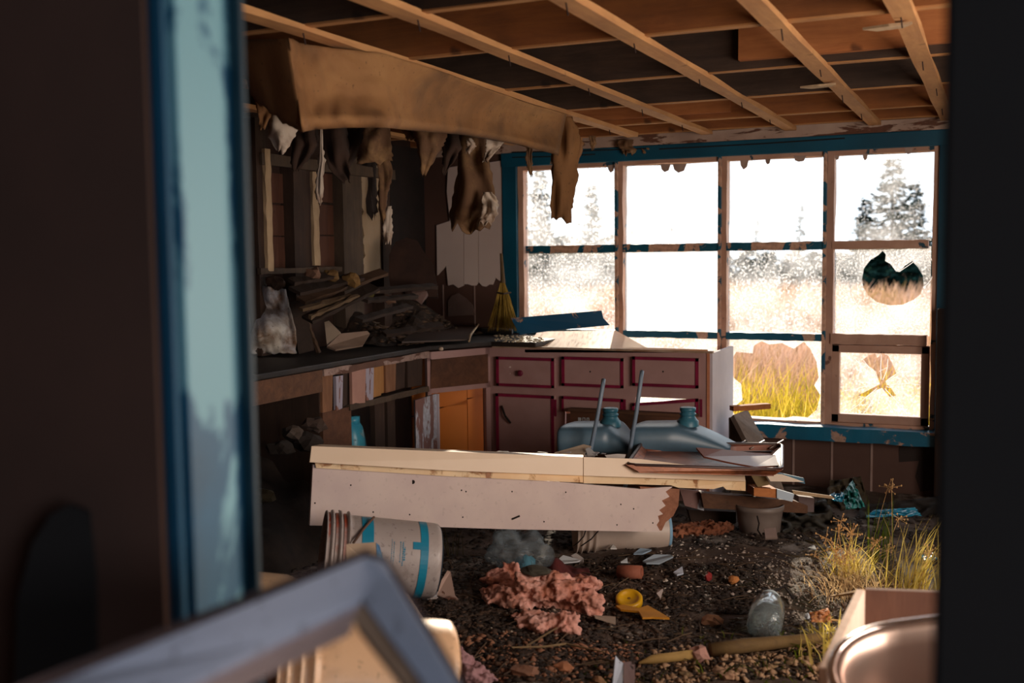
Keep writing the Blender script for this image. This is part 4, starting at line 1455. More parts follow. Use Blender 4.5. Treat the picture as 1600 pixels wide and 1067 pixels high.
# pale water mark patch on wall behind the worktop
pts = [(700, 470), (706, 462), (716, 458), (728, 466), (738, 476), (742, 492), (700, 494)]
thing('wall_flake', 'pale curved flake on the brown boards in the corner', 'flake', MB().prism([onY(x, y, YW - 0.012) for x, y in pts], (0, 0.006, 0)), m_plain('flake_mauve', '#7c6862', '#6c5852'))

# broom in the corner
top = at(786, 425, 6.55)
br = MB()
rr = random.Random(3)
for k in range(150):
    s = rr.uniform(-1, 1)
    d = 6.52 + rr.uniform(-0.05, 0.05)
    bx_ = lerp(787, 787 + s * 25, 1)
    br.tube([at(785 + s * 2.5, 440, 6.52), at(lerp(785, bx_, .45), 468 + rr.uniform(-4, 4), d), at(bx_, 514 + rr.uniform(-6, 4), d)], [0.003, 0.0035, 0.001], 4)
hd_ = MB().tube([at(786, 442, 6.52), at(785, 425, 6.52), at(783, 396, 6.53)], [0.016, 0.013, 0.009], 8)
bd = MB().tube([at(776, 457, 6.50), at(787, 459, 6.46), at(798, 457, 6.50)], 0.006, 6)
assembly('whisk_broom', 'golden straw broom standing in the window corner', 'broom', [('bristles', br, M_golden, {}), ('handle', hd_, m_plain('broom_handle', '#4c3a22', '#6a5230'), {}), ('binding', bd, m_plain('binding_brown', '#3a2a18'), {})])

# ================================================================== HANGING PAPER
M_paper = m_plain('tan_building_paper', '#a8804e', '#c9a06a', 0.85, 2.0, (1, 1, 1), 0, 0.2)


def paperm():
    m, n, l, b = new_mat('stained_tan_paper')
    f = tex(n, l, 2.0, (1, 1, 1), 6, 0.6, 0.5)
    g = tex(n, l, 60, (1, 1, 1), 2, 0.5)
    h = tex(n, l, 3.2, (1, 1, 1), 4, 0.6, 0.5, 5)
    c = ramp(n, l, f, [(0.32, '#644426'), (0.5, '#855c36'), (0.68, '#9a7044')])
    c = mixc(n, l, ramp(n, l, h, [(0.5, BW(0)), (0.75, BW(0.6))]), c, '#4a3626')
    c = mixc(n, l, ramp(n, l, g, [(0.66, BW(0)), (0.72, BW(0.5))]), c, '#3a2616')
    l.new(c, b.inputs['Base Color'])
    b.inputs['Roughness'].default_value = 0.85
    bump(n, l, b, f, 0.3, 0.02)
    return m


M_paper = paperm()
topl = [(450, 58), (470, 68), (520, 75), (600, 84), (680, 108), (760, 138), (830, 163), (885, 178)]
botl = [(472, 206), (492, 202), (540, 199), (600, 199), (640, 203), (720, 210), (800, 224), (872, 242)]


def curve(L, t):
    u = t * (len(L) - 1)
    k = min(int(u), len(L) - 2)
    return [lerp(a, b, u - k) for a, b in zip(L[k], L[k + 1])]


V_, F_ = [], []
nu, nv = 60, 18
for i in range(nu + 1):
    t = i / nu
    tx, ty = curve(topl, t)
    bx_, by = curve(botl, t)
    pt = onZ(tx, ty, 2.165)
    dt = (pt - EYE).dot(FW)
    for j in range(nv + 1):
        s = j / nv
        x, y = lerp(tx, bx_, s), lerp(ty, by, s)
        if j == 0:
            y += 1.5 * noise.noise(Vector((t * 30, 0, 0)))
        d = dt + 0.05 * math.sin(s * 3.14) * (1 if s < 0.85 else 1) - 0.10 * s ** 3 + 0.06 * noise.noise(Vector((t * 5, s * 2, 1))) + 0.02 * noise.noise(Vector((t * 20, s * 6, 1)))
        if s > 0.88:
            d += (s - 0.88) * 0.9
        V_.append(at(x, y, d))
for i in range(nu):
    for j in range(nv):
        a = i * (nv + 1) + j
        F_.append((a, a + 1, a + nv + 2, a + nv + 1))
main = MB().add(V_, F_)
# side that turns toward the left wall, facing the camera
V_, F_ = [], []
for i in range(17):
    for j in range(13):
        u, s = i / 16, j / 12
        tx, ty = lerp(451, 372, u), lerp(60, 62, u)
        bx_, by = lerp(473, 392, u), lerp(206, 150, u ** 1.3) + (8 * noise.noise(Vector((u * 9, 3, 2))))
        pt = onZ(450, 58, 2.165)
        d = (pt - EYE).dot(FW) + 0.02 + 0.25 * u + 0.03 * noise.noise(Vector((u * 3, s * 2, 7)))
        V_.append(at(lerp(tx, bx_, s), lerp(ty, by, s), d))
for i in range(16):
    for j in range(12):
        a = i * 13 + j
        F_.append((a, a + 1, a + 14, a + 13))
turn = MB().add(V_, F_)
tail = scrap([(882, 182, 12), (884, 205, 20), (884, 232, 21), (880, 262, 18), (879, 300, 17), (877, 345, 16)], 5.5, 0.035, 4, 22, 9, 2.0, 6)
tail2 = scrap([(900, 205, 3), (905, 225, 7), (898, 250, 8), (893, 290, 6), (890, 325, 4)], 5.56, 0.05, 14, 18, 5, 2.5, 3)
assembly('hanging_paper', 'long tan sheet of building paper drooping from the ceiling', 'paper', [
    ('long_fold', main, M_paper, {'smooth': True, 'solid': 0.004}), ('turned_end', turn, M_paper, {'smooth': True, 'solid': 0.004, 'label': 'shaded end that turns toward the left wall'}),
    ('torn_tail', tail, M_paper, {'smooth': True, 'solid': 0.004, 'label': 'torn strip dangling in front of the window'}), ('torn_tail', tail2, M_paper, {'smooth': True, 'solid': 0.004})])

M_scrapd = m_flaky('dark_torn_felt', '#2e1f18', '#4a3324', 0.55, 6, (1, 1, 1), '#3c291f', 0.95, 2.0, 0, 0.1)
M_scrapb = m_flaky('brown_torn_felt', '#6a4c34', '#94724c', 0.55, 5, (1, 1, 1), '#5a3e2a', 0.9, 1.0, 0, 0.1)
M_scrapw = m_flaky('pale_torn_sheet', '#c8b8a8', '#8a6a54', 0.60, 5, (1, 1, 1), '#b8a898', 0.8, 1.0, 0, 0.1)
scr = [
    ([(408, 130, 14), (412, 150, 16), (414, 175, 12), (410, 200, 4)], 4.0, M_paper, 'tan pointed scrap hanging at the far left of the drooping paper'),
    ([(448, 168, 26), (446, 190, 24), (440, 215, 20), (438, 238, 5)], 4.3, M_scrapw, 'pale grey pointed scrap hanging under the left end of the paper'),
    ([(475, 200, 22), (478, 225, 20), (468, 250, 14), (462, 268, 5)], 4.9, M_scrapd, 'dark felt scrap behind the left end of the paper'),
    ([(502, 228, 2), (503, 250, 5), (500, 275, 5), (499, 300, 6), (500, 318, 2)], 4.9, M_scrapw, 'narrow bright white strip dangling in front of the left wall'),
    ([(520, 198, 20), (524, 225, 22), (526, 250, 18), (534, 272, 14), (540, 284, 6)], 5.0, M_scrapd, 'long dark brown flap hanging left of the brown patch'),
    ([(548, 196, 26), (552, 218, 24), (545, 240, 18), (538, 262, 10)], 5.1, M_scrapd, 'dark flap with orange lower edge hanging near the middle'),
    ([(588, 198, 20), (588, 218, 22), (586, 240, 27), (586, 254, 28)], 5.0, M_scrapb, 'brown trapezoid flap hanging in the middle of the scraps'),
    ([(600, 252, 10), (602, 275, 11), (599, 300, 8), (597, 325, 5), (600, 346, 3)], 5.3, M_scrapb, 'thin brown strip hanging below the trapezoid flap'),
    ([(609, 322, 3), (606, 340, 6), (606, 360, 8), (606, 378, 6)], 5.3, M_scrapw, 'small bright white tip dangling before the dark recess'),
    ([(640, 200, 16), (646, 212, 12), (640, 220, 6)], 5.0, M_scrapb, 'small curled scrap hanging right of the trapezoid flap'),
    ([(672, 205, 28), (672, 225, 22), (668, 248, 12), (661, 275, 3)], 4.9, M_scrapb, 'brown triangular flap with pale edge'),
    ([(700, 210, 16), (706, 232, 15), (700, 255, 8), (694, 270, 3)], 5.2, M_scrapd, 'dark narrow flap beside the brown triangular flap'),
    ([(738, 216, 22), (740, 245, 24), (742, 275, 27), (740, 305, 32), (738, 335, 36), (736, 358, 28)], 5.3, M_scrapb, 'large long ragged flap hanging before the pale wall panel'),
    ([(762, 300, 8), (766, 318, 12), (764, 334, 13), (756, 350, 12)], 5.22, M_scrapw, 'pale curled end of the large ragged flap'),
    ([(733, 216, 4), (737, 228, 7), (732, 238, 5)], 5.0, M_scrapw, 'small pale curl under the paper edge'),
    ([(774, 222, 14), (768, 236, 9), (758, 250, 3)], 5.1, M_scrapw, 'bright white triangular scrap under the paper'),
    ([(827, 232, 5), (826, 248, 5), (828, 262, 4), (830, 275, 2)], 5.6, M_scrapb, 'thin brown curl hanging at the window top left'),
    ([(868, 245, 3), (862, 254, 2)], 5.5, M_scrapw, 'tiny white spike beside the dangling tail'),
    ([(925, 212, 5), (927, 222, 5), (926, 232, 2)], 6.2, M_scrapb, 'small brown scrap hanging by the batten end'),
    ([(978, 228, 14), (984, 234, 12), (980, 240, 7)], 6.3, M_scrapb, 'round brown scrap hanging above the second pane'),
    ([(1012, 222, 5), (1012, 232, 9), (1014, 240, 8)], 6.3, M_scrapb, 'small fan shaped scrap on the batten end above the second pane'),
]
for k, (rows, d, mt, lab) in enumerate(scr):
    if k in (19, 20):
        d = 6.66
    tp = k not in (8, 13, 14, 17)
    rows2 = [(x, y, hw) for x, y, hw in rows]
    # the first row reaches up to what it hangs from
    thing('torn_scrap', lab, 'torn paper', scrap(rows2, d, 0.08 if k in (12, 13) else 0.045, k * 3 + 1, 20, 9, 1.6, 5 if k != 12 else 12, 0.0, tp), mt, 'torn scraps hanging from the ceiling', smooth=True, solid=0.004)

# ================================================================== THE MIDDLE OF THE ROOM
M_white = m_flaky('white_board_paint', '#d2bfb8', '#8a5a34', 0.80, 12, (1, 1, 1), '#c8b4b0', 0.6, 1.4, 0.12)
M_siding = m_plain('cream_siding', '#dcc2a6', '#e4cbb0', 0.45, 2, (1, 1, 1), 0, 0.03)
M_break = m_wood('torn_fibre', '#7a4a34', '#a8745a', 'x', stain='#3a2014')


def bd_(px):
    t = (px - 487) / (1045 - 487)
    return 1 / lerp(1 / 4.32, 1 / 4.88, t)


B = lambda px, py, o=0.0: at(px, py, bd_(px) + o)
jr = [(1052, 760), (1040, 768), (1046, 776), (1034, 782), (1040, 790), (1030, 797), (1036, 803), (1028, 806), (1030, 814), (1026, 820), (1032, 831)]
pts = [(489, 726), (700, 738), (860, 752), (1000, 764)] + jr + [(800, 827), (640, 822), (484, 821)]
board = slab(MB(), [B(*p) for p in pts], 0.03)
brk = slab(MB(), [B(x, y, 0.008) for x, y in [(1000, 760), (1062, 764), (1060, 790), (1052, 806), (1040, 816), (1034, 829), (1010, 829)]], 0.015)
holes = MB()
for (x, y) in ((645, 753), (728, 768), (721, 766), (800, 768), (884, 769), (990, 795), (970, 788), (530, 798), (583, 800), (640, 804), (723, 808), (850, 815), (964, 820), (1020, 817), (548, 758), (492, 786)):
    p = B(x, y, -0.001)
    r_ = 0.0035 if (x, y) != (645, 753) else 0.009
    holes.tube([p, p + FW * 0.004], r_, 8)
stud = MB().tube([B(800, 811, -0.003), B(812, 806, -0.003)], 0.004, 6)
assembly('white_board', 'long white painted board with nail holes and a splintered right end, propped on buckets', 'board', [
    ('board', board, M_white, {}), ('splintered_end', brk, M_break, {'label': 'splintered brown broken end'}), ('nail_hole', holes, M_void, {'label': 'rusty nail holes'}), ('nail', stud, M_void, {})])
# cream siding lying over its top edge (two lengths)
sA = slab(MB(), [B(487, 697, -0.03), B(560, 701, -0.03), B(911, 714, -0.03), B(911, 743, -0.045), B(700, 735, -0.045), B(484, 722, -0.045)], 0.012)
sA2 = slab(MB(), [B(492, 722, -0.012), B(911, 743, -0.012), B(911, 754, -0.012), B(700, 744, -0.012), B(494, 731, -0.012)], 0.010)
sAt = slab(MB(), [B(487, 697, -0.03), B(911, 714, -0.03), B(911, 711, 0.10), B(500, 694, 0.10)], 0.006)
M_sid2 = m_flaky('stained_siding_lip', '#dcb88c', '#a86a34', 0.62, 14, (1, 1, 1), '#e4c8a0', 0.5, 1.0, 0, 0.06)
assembly('siding_strip', 'left length of cream siding hooked over the white board', 'siding', [('face', sA, M_siding, {}), ('nailing_lip', sA2, M_sid2, {'label': 'rust stained nailing lip'}), ('return', sAt, M_siding, {})])
sB = slab(MB(), [B(912, 714, -0.034), B(1000, 717, -0.034), B(1163, 738, -0.034), B(1165, 752, -0.05), B(1060, 748, -0.05), B(912, 743, -0.05)], 0.012)
sB2 = slab(MB(), [B(912, 743, -0.016), B(1165, 752, -0.03), B(1165, 767, -0.03), B(1135, 765, -0.03), B(1130, 760, -0.03), B(1115, 764, -0.03), B(1060, 762, -0.02), B(1048, 758, -0.02), B(912, 755, -0.016)], 0.010)
sBg = MB().tube([B(915, 750 - 18, -0.037), B(1161, 752 - 8, -0.04)], 0.0015, 4)
assembly('siding_strip', 'right length of cream siding reaching past the broken board end', 'siding', [('face', sB, M_siding, {}), ('nailing_lip', sB2, M_sid2, {}), ('groove', sBg, m_plain('groove', '#8c7058'), {})])


# ---------------- buckets
def bucket_matrix(mouth, bottom):
    ax = (mouth - bottom).normalized()
    q = ax.to_track_quat('Z', 'Y').to_matrix().to_4x4()
    q.translation = bottom
    return q


def bucket_profile(L, R0, R1, ribs=True):
    """outside then back down the inside; bottom at 0, mouth at L"""
    f = lambda z: lerp(R0, R1, z / L)
    pr = [(0.0, 0.0), (R0 * .93, 0.0), (R0 * .985, 0.006), (R0, 0.02)]
    zr_ = [0.3, 0.6, 0.76]
    pr += [(f(L * z), L * z) for z in zr_]
    if ribs:
        for z in (0.79, 0.86, 0.93):
            pr += [(f(L * z), L * z), (f(L * z) + 0.013, L * z + 0.004), (f(L * z) + 0.013, L * z + 0.010), (f(L * z) + 0.002, L * z + 0.014)]
    pr += [(f(L * .985), L * .985), (f(L) + 0.009, L * .987), (f(L) + 0.009, L), (f(L) - 0.004, L), (f(L) - 0.005, L * .97), (R0 - 0.006, 0.02), (0.0, 0.015)]
    return pr


def band(X, L, R0, R1, z0_, z1_, a0, a1, off=0.0015, n=24):
    mb = MB()
    vs, fs = [], []
    for i in range(n + 1):
        a = lerp(a0, a1, i / n)
        for z in (z0_, z1_):
            r = lerp(R0, R1, z / L) + off
            vs.append(X @ Vector((r * math.cos(a), r * math.sin(a), z)))
    for i in range(n):
        fs.append((2 * i, 2 * i + 1, 2 * i + 3, 2 * i + 2))
    return mb.add(vs, fs)


M_bkt = m_flaky('grimy_white_plastic', '#b4aaa8', '#8a7c76', 0.60, 4, (1, 1, 1), '#a89c98', 0.4, 1.0, 0.4, 0.1)
M_print = m_flaky('cyan_print', '#1d88a8', '#8a9aa0', 0.72, 20, (1, 1, 1), '#1a7c9c', 0.4)
M_rust = m_flaky('red_stained_plastic', '#a89c98', '#a84a34', 0.50, 6, (1, 1, 1), '#9c8c88', 0.5, 1.0, 0, 0.08)
# printed bucket
mouth = at(503, 864, 4.06)
bott = at(681, 876, 4.16)
axis = (mouth - bott).normalized()
Lb = (mouth - bott).length
R0b, R1b = 0.143, 0.152
X = bucket_matrix(mouth, bott)
# angle (in bucket frame) that faces the eye
loc = X.inverted() @ EYE
fa = math.atan2(loc.y, loc.x)
upl = (X.to_3x3().inverted() @ Vector((0, 0, 1)))
ua = math.atan2(upl.y, upl.x)
sg = 1 if ((ua - fa + math.pi) % (2 * math.pi) - math.pi) > 0 else -1
prof = bucket_profile(Lb, R0b, R1b)
body = MB().lathe(prof, X, 48, close=False)
pr = MB()
pr = band(X, Lb, R0b, R1b, 0.055, 0.085, fa - 1.4, fa + 1.4)
cross = band(X, Lb, R0b, R1b, 0.082, 0.115, fa + sg * 0.25, fa + sg * 0.45)
pr.add(cross.v, cross.f)
bl = band(X, Lb, R0b, R1b, Lb * .60, Lb * .70, fa + sg * 0.15, fa + sg * 1.3)
pr.add(bl.v, bl.f)
rr = random.Random(9)
for row, (z0_, s0, s1, th) in enumerate(((0.150, -0.18, 0.42, 0.004), (0.160, -0.10, 0.42, 0.003), (0.185, -0.2, 0.4, 0.002), (0.193, -0.1, 0.45, 0.002), (0.16, -1.05, -0.75, 0.004), (0.143, -0.05, 0.3, 0.006))):
    a = s0
    while a < s1:
        st_ = rr.uniform(0.02, 0.05)
        c = band(X, Lb, R0b, R1b, z0_, z0_ + th * rr.uniform(.7, 1.3), fa + sg * a, fa + sg * (a + st_), 0.0016, 2)
        pr.add(c.v, c.f)
        a += st_ + 0.015
stain = MB()
for z in (0.79, 0.86, 0.93):
    c = band(X, Lb, R0b, R1b, Lb * z + 0.016, Lb * (z + 0.062), fa - 0.2 * sg, fa + sg * 1.5, 0.003, 20)
    stain.add(c.v, c.f)
ear = X @ Vector((math.cos(fa + sg * 1.1) * (R1b + .012), math.sin(fa + sg * 1.1) * (R1b + .012), Lb * .60))
ear2 = X @ Vector((math.cos(fa + sg * 0.25) * (R1b + .022), math.sin(fa + sg * 0.25) * (R1b + .022), Lb * .78))
bail = MB().tube([ear, (ear + ear2) / 2 + Vector((0, -0.01, 0)), ear2], 0.0045, 8)
bt = MB().lathe([(0.0, -0.004), (R0b * .9, -0.004), (R0b * .95, 0.001)], X, 40, close=False)
assembly('plastic_bucket', 'white plastic bucket with cyan print lying on its side under the white board', 'bucket', [
    ('body', body, M_bkt, {'smooth': True}), ('print', pr, M_print, {'label': 'cyan stripes and small lettering'}), ('rim_stain', stain, M_rust, {'label': 'orange red stains between the rim ribs'}),
    ('handle', bail, m_plain('rusty_wire', '#6a4a3c', '#4c3428'), {'label': 'rusty wire handle'}), ('base', bt, m_plain('dark_blue_base', '#0c1c28', '#142c3c'), {})])
# big cream bucket close to the door
mouth, bott = at(425, 1064, 2.45), at(700, 1070, 2.55)
X = bucket_matrix(mouth, bott)
Lb = (mouth - bott).length
loc = X.inverted() @ EYE
fa = math.atan2(loc.y, loc.x)
body = MB().lathe(bucket_profile(Lb, 0.150, 0.165), X, 56, close=False)
bl = MB()
c1 = X @ Vector((math.cos(fa + 0.3) * 0.172, math.sin(fa + 0.3) * .172, Lb * .97))
arc = [X @ Vector((math.cos(fa - .3 + t * .35) * (0.17 + 0.05 * math.sin(t)), math.sin(fa - .3 + t * .35) * (0.17 + .05 * math.sin(t)), Lb * (.98 + 0.22 * math.sin(t * 0.75)))) for t in np.linspace(0, 4.1, 20)]
bl.tube(arc, 0.0035, 8)
M_creamp = m_flaky('cream_plastic', '#e0b48c', '#caa07a', 0.62, 3, (1, 1, 1), '#e8c09a', 0.35, 1.0, 0.35, 0.1)
assembly('plastic_bucket', 'large cream bucket lying in the foreground behind the old window sash', 'bucket', [('body', body, M_creamp, {'smooth': True}), ('handle', bl, m_plain('wire_grey', '#3a3230'), {'smooth': True})])
# white bucket under the board's broken end
mouth, bott = at(898, 830, 5.10), at(1044, 829, 5.14)
X = bucket_matrix(mouth, bott)
Lb = (mouth - bott).length
body = MB().lathe(bucket_profile(Lb, 0.09, 0.095), X, 40, close=False)
bs = MB().lathe([(0.0, -0.003), (0.083, -0.003), (0.088, 0.003), (0.091, 0.012)], X, 36, close=False)
hw = MB().tube([at(916, 826, 4.9), at(912, 838, 4.86), at(903, 848, 4.9), at(896, 853, 4.92)], 0.003, 6)
hw.tube([at(936, 828, 4.9), at(924, 842, 4.86), at(908, 853, 4.9)], 0.003, 6)
assembly('plastic_bucket', 'white bucket lying on the floor below the splintered board end', 'bucket', [
    ('body', body, m_plain('clean_white_plastic', '#c9b8ac', '#b8a498', 0.45, 3, (1, 1, 1), 0, 0.05), {'smooth': True}), ('base', bs, m_plain('light_blue_base', '#8cb4d0', '#7ca4c4', 0.4), {'label': 'light blue base', 'smooth': True}), ('handle', hw, M_void, {})])
# cracked bucket standing right
pc = gp(1181, 838)
pc2 = at(1181, 795, (pc - EYE).dot(FW))
X = Matrix.Translation(pc + Vector((0, 0.1, -0.02)))
body = MB().lathe([(0.0, 0), (0.095, 0), (0.1, 0.01), (0.11, 0.08), (0.115, 0.12), (0.12, 0.125), (0.122, 0.15), (0.113, 0.15), (0.098, 0.015), (0, 0.012)], X, 36, 0.06, close=False)
M_greyp = m_plain('dirty_grey_plastic', '#6e625c', '#7e7069', 0.5, 4)
assembly('plastic_bucket', 'cracked greyish bucket standing under the stacked planks', 'bucket', [('body', body, M_greyp, {'smooth': True}),
         ('crack', MB().tube([at(1183, 806, 5.22), at(1186, 818, 5.2), at(1184, 828, 5.2), at(1190, 838, 5.2)], 0.004, 5), M_void, {})])
q = gp(1205, 838)
thing('paper_chip', 'pale square chip leaning against the cracked bucket', 'chip', slabpx([(1194, 826, 5.1), (1212, 824, 5.1), (1215, 840, 5.05), (1196, 841, 5.05)], 0.01), m_plain('chip_mauve', '#84706c', '#948078'))

# ---------------- blue grey jugs with rods
M_jug = m_plain('blue_grey_plastic', '#465f70', '#526d80', 0.38, 3, (1, 1, 1), 0, 0.03)


def jug(px0, px1, pyt, pyb, d, neck, slope, label, seed):
    """lying canister: loft of rounded rectangles from px0 to px1"""
    mb = MB()
    vs, fs = [], []
    A, Bp = at(px0, 0, d), at(px1, 0, d)
    n = 26
    ns = 16
    zb_ = at(px0, pyb, d).z
    zt_ = at((px0 + px1) / 2, pyt, d).z
    dep = 0.15
    for i in range(n + 1):
        t = i / n
        px = lerp(px0, px1, t)
        k = 1.0
        e = min(t / 0.10, 1)
        k *= math.sqrt(1 - (1 - e) ** 2 * 0.9) if e < 1 else 1
        s_ = max(0, (t - slope) / (1 - slope))
        h = (zt_ - zb_) * (0.85 + 0.15 * k) * (1 - 0.78 * s_ ** 1.3)
        c = at(px, 690, d)
        wd = dep * k * (1 - 0.35 * s_)
        for a in range(ns):
            an = a / ns * 6.283
            ca, sa = math.cos(an), math.sin(an)
            sx = math.copysign(abs(ca) ** 0.5, ca)
            sz = math.copysign(abs(sa) ** 0.5, sa)
            vs.append(Vector((c.x, c.y, zb_)) + Vector((-math.sin(YAW) * 0, 1, 0)) * (dep + wd * sx) + Vector((0, 0, h / 2 + h / 2 * sz)))
    for i in range(n):
        for a in range(ns):
            b2 = (a + 1) % ns
            fs.append((i * ns + a, i * ns + b2, (i + 1) * ns + b2, (i + 1) * ns + a))
    fs.append(tuple(range(ns))[::-1])
    fs.append(tuple(n * ns + a for a in range(ns)))
    mb.add(vs, fs)
    c = at(neck, 665, d)
    X = Matrix.Translation(Vector((c.x, c.y + dep, zt_ - 0.02)))
    nk = MB().lathe([(0.055, 0), (0.054, 0.025), (0.045, 0.035), (0.037, 0.048), (0.037, 0.055), (0.041, 0.057), (0.041, 0.064), (0.036, 0.067), (0.036, 0.074), (0.040, 0.077), (0.040, 0.092), (0.03, 0.095), (0, 0.095)], X, 28, close=False)
    return assembly('plastic_jug', label, 'jug', [('body', mb, M_jug, {'smooth': True}), ('cap', nk, m_plain('jug_cap_teal', '#2c6478', '#3c7488', 0.4), {'smooth': True, 'label': 'darker ribbed screw cap'})])


j1 = jug(862, 976, 667, 715, 5.3, 938, 0.72, 'left blue grey plastic jug lying behind the white board', 1)
j2 = jug(975, 1134, 666, 715, 5.25, 1062, 0.45, 'right blue grey plastic jug, partly behind the rusty tray', 2)
M_rod = m_plain('blue_grey_rod', '#66788c', '#7a8a9c', 0.4, 3, (1, 1, 1), 0, 0.02)
for (xa, ya, xb, yb, lab) in ((943, 593, 922, 708, 'left slim blue grey rod standing in front of the jugs'), (1003, 580, 985, 700, 'right slim blue grey rod standing between the jugs')):
    thing('metal_rod', lab, 'rod', MB().tube([at(xa, ya, 5.2), at(xa - 1, ya + 8, 5.18), at((xa + xb) / 2 + 1, (ya + yb) / 2, 5.2), at(xb, yb, 5.2), at(xb - 8, yb + 60, 5.22), at(xb - 16, yb + 150, 5.24)], 0.0105, 10), M_rod, smooth=True)
# folded magazines on the board edge
q = [at(866, 707, 4.95), at(912, 694, 5.05), at(924, 697, 5.05), at(912, 711, 4.95)]
thing('folded_card', 'folded tan card lying behind the siding joint', 'card', slab(MB(), q, 0.008), m_plain('card_tan', '#94806c', '#a8927c', 0.8, 20))
q = [at(915, 701, 4.98), at(921, 699, 4.98), at(934, 711, 4.95), at(918, 712, 4.95)]
thing('paper_scrap', 'pale grey paper scrap beside the folded tan card', 'paper', slab(MB(), q, 0.004), m_plain('scrap_grey', '#a8acb4', '#9c948c'))
q = [at(945, 711, 4.9), at(965, 709, 4.9), at(978, 710, 4.9), at(976, 716, 4.9), at(948, 715, 4.9)]
thing('paper_scrap', 'white paper scrap touching the rusty tray', 'paper', slab(MB(), q, 0.004), m_plain('scrap_white', '#c4bcb8', '#a8a09c'))
mb = MB()
for k in range(26):
    px, py = random.uniform(740, 945), random.uniform(706, 713)
    p = at(px, py, 4.97)
    mb.box(p, (random.uniform(.01, .06), random.uniform(.01, .03), 0.004), Matrix.Rotation(random.uniform(-.5, .5), 3, 'Z'))
thing('torn_paper_bits', 'thin torn paper bits lying along the back of the siding', 'paper bits', mb, m_plain('bits_grey', '#5a5458', '#b0a8a8', 0.7, 9), kind='stuff')

# ---------------- rusty tray with wire rack
M_rusty = m_flaky('rusty_brown_tray', '#8a4a30', '#3a1810', 0.55, 5, (1, 1, 1), '#b87048', 0.42, 1.0, 0.3, 0.12)
M_rdark = m_plain('burnt_metal', '#1c1210', '#3a221a', 0.5, 10)
TT = [at(979, 726, 4.74), at(1003, 692, 5.30), at(1222, 694, 5.42), at(1222, 734, 4.84)]
zl = 0.012
Zt = Vector((0, 0, 1))
tray = MB()
lo = [TT[0] + Vector((0.05, 0.02, -0.03)), TT[1] + Vector((0.04, -0.05, -0.03)), TT[2] + Vector((-0.05, -0.05, -0.03)), TT[3] + Vector((-0.04, 0.02, -0.03))]
cz = sum([p.z for p in TT]) / 4
floor_ = MB().prism(lo, (0, 0, -0.006))
wall_ = MB()
for i in range(4):
    j = (i + 1) % 4
    a, b_, c, d = TT[i], TT[j], lo[j], lo[i]
    mid = (lo[0] + lo[2]) / 2
    outv = ((a + b_) / 2 - mid)
    outv.z = 0
    wall_.prism([a, b_, c, d], outv.normalized() * 0.005)
rim = MB()
ring = []
for i in range(4):
    a, b_, c = TT[i - 1], TT[i], TT[(i + 1) % 4]
    d1, d2 = (a - b_).normalized(), (c - b_).normalized()
    ring += [b_ + d1 * 0.04, b_ + (d1 + d2) * 0.012, b_ + d2 * 0.04]
rim.tube(ring + [ring[0], ring[1]], 0.008, 8, False)
sheet = slab(MB(), [at(1088, 699, 5.02), at(1130, 702, 5.08), at(1212, 711, 5.12), at(1216, 727, 4.96), at(1180, 729, 4.92), at(1140, 722, 4.94), at(1100, 713, 4.98)], 0.008)
assembly('rusty_tray', 'shallow rusty brown metal tray resting on the siding, half in sunlight', 'tray', [
    ('tray_floor', floor_, M_rusty, {}), ('tray_wall', wall_, M_rusty, {}), ('rim', rim, m_plain('dark_rim', '#2c1814', '#4a2a20', 0.4), {'smooth': True, 'label': 'dark rolled rim'}),
    ('peeled_layer', sheet, m_flaky('peeled_layer', '#6c3826', '#b08068', 0.78, 5, (1, 1, 1), '#6c3a28', 0.4), {'label': 'bent peeled layer with a white patch'})])
rack = MB()
R0_, R1_ = at(1005, 697, 5.38), at(1215, 694, 5.47)
bars = []
fr2 = MB().tube([R0_, R1_], 0.008, 8)
fr2.tube([R0_ + Vector((0, -0.12, -0.02)), R1_ + Vector((0, -0.12, -0.02))], 0.008, 8)
fr2.tube([R0_ + Vector((0, 0, -0.03)), R1_ + Vector((0, 0, -0.03))], 0.01, 8)
rp = [('rack_frame', fr2, M_rdark, {'smooth': True})]
for k in range(8):
    t = k / 7
    p = R0_.lerp(R1_, t) + Vector((0, -0.05, 0.0))
    rp.append(('rack_bar', MB().tube([p + Vector((-0.02, -0.06, -0.005)), p + Vector((0.03, 0.05, 0.022))], 0.0045, 6), m_plain('bar_metal%d' % k, '#6c5c54', '#8c7c74', 0.35, 5, (1, 1, 1), 0.6, 0), {'smooth': True}))
assembly('wire_rack', 'blackened wire rack with short bars along the back of the rusty tray', 'rack', rp)
# black debris between the bars
mb = MB()
for k in range(70):
    t = random.random()
    p = R0_.lerp(R1_, t * .8) + Vector((random.uniform(-.02, .02), random.uniform(-.14, -.0), random.uniform(-.05, .0)))
    mb.rock(p, (random.uniform(.008, .03), random.uniform(.006, .02), random.uniform(.005, .012)), k, 1, .5)
thing('charred_crumbs', 'black charred crumbs lying in the wire rack', 'crumbs', mb, M_rdark, kind='stuff')

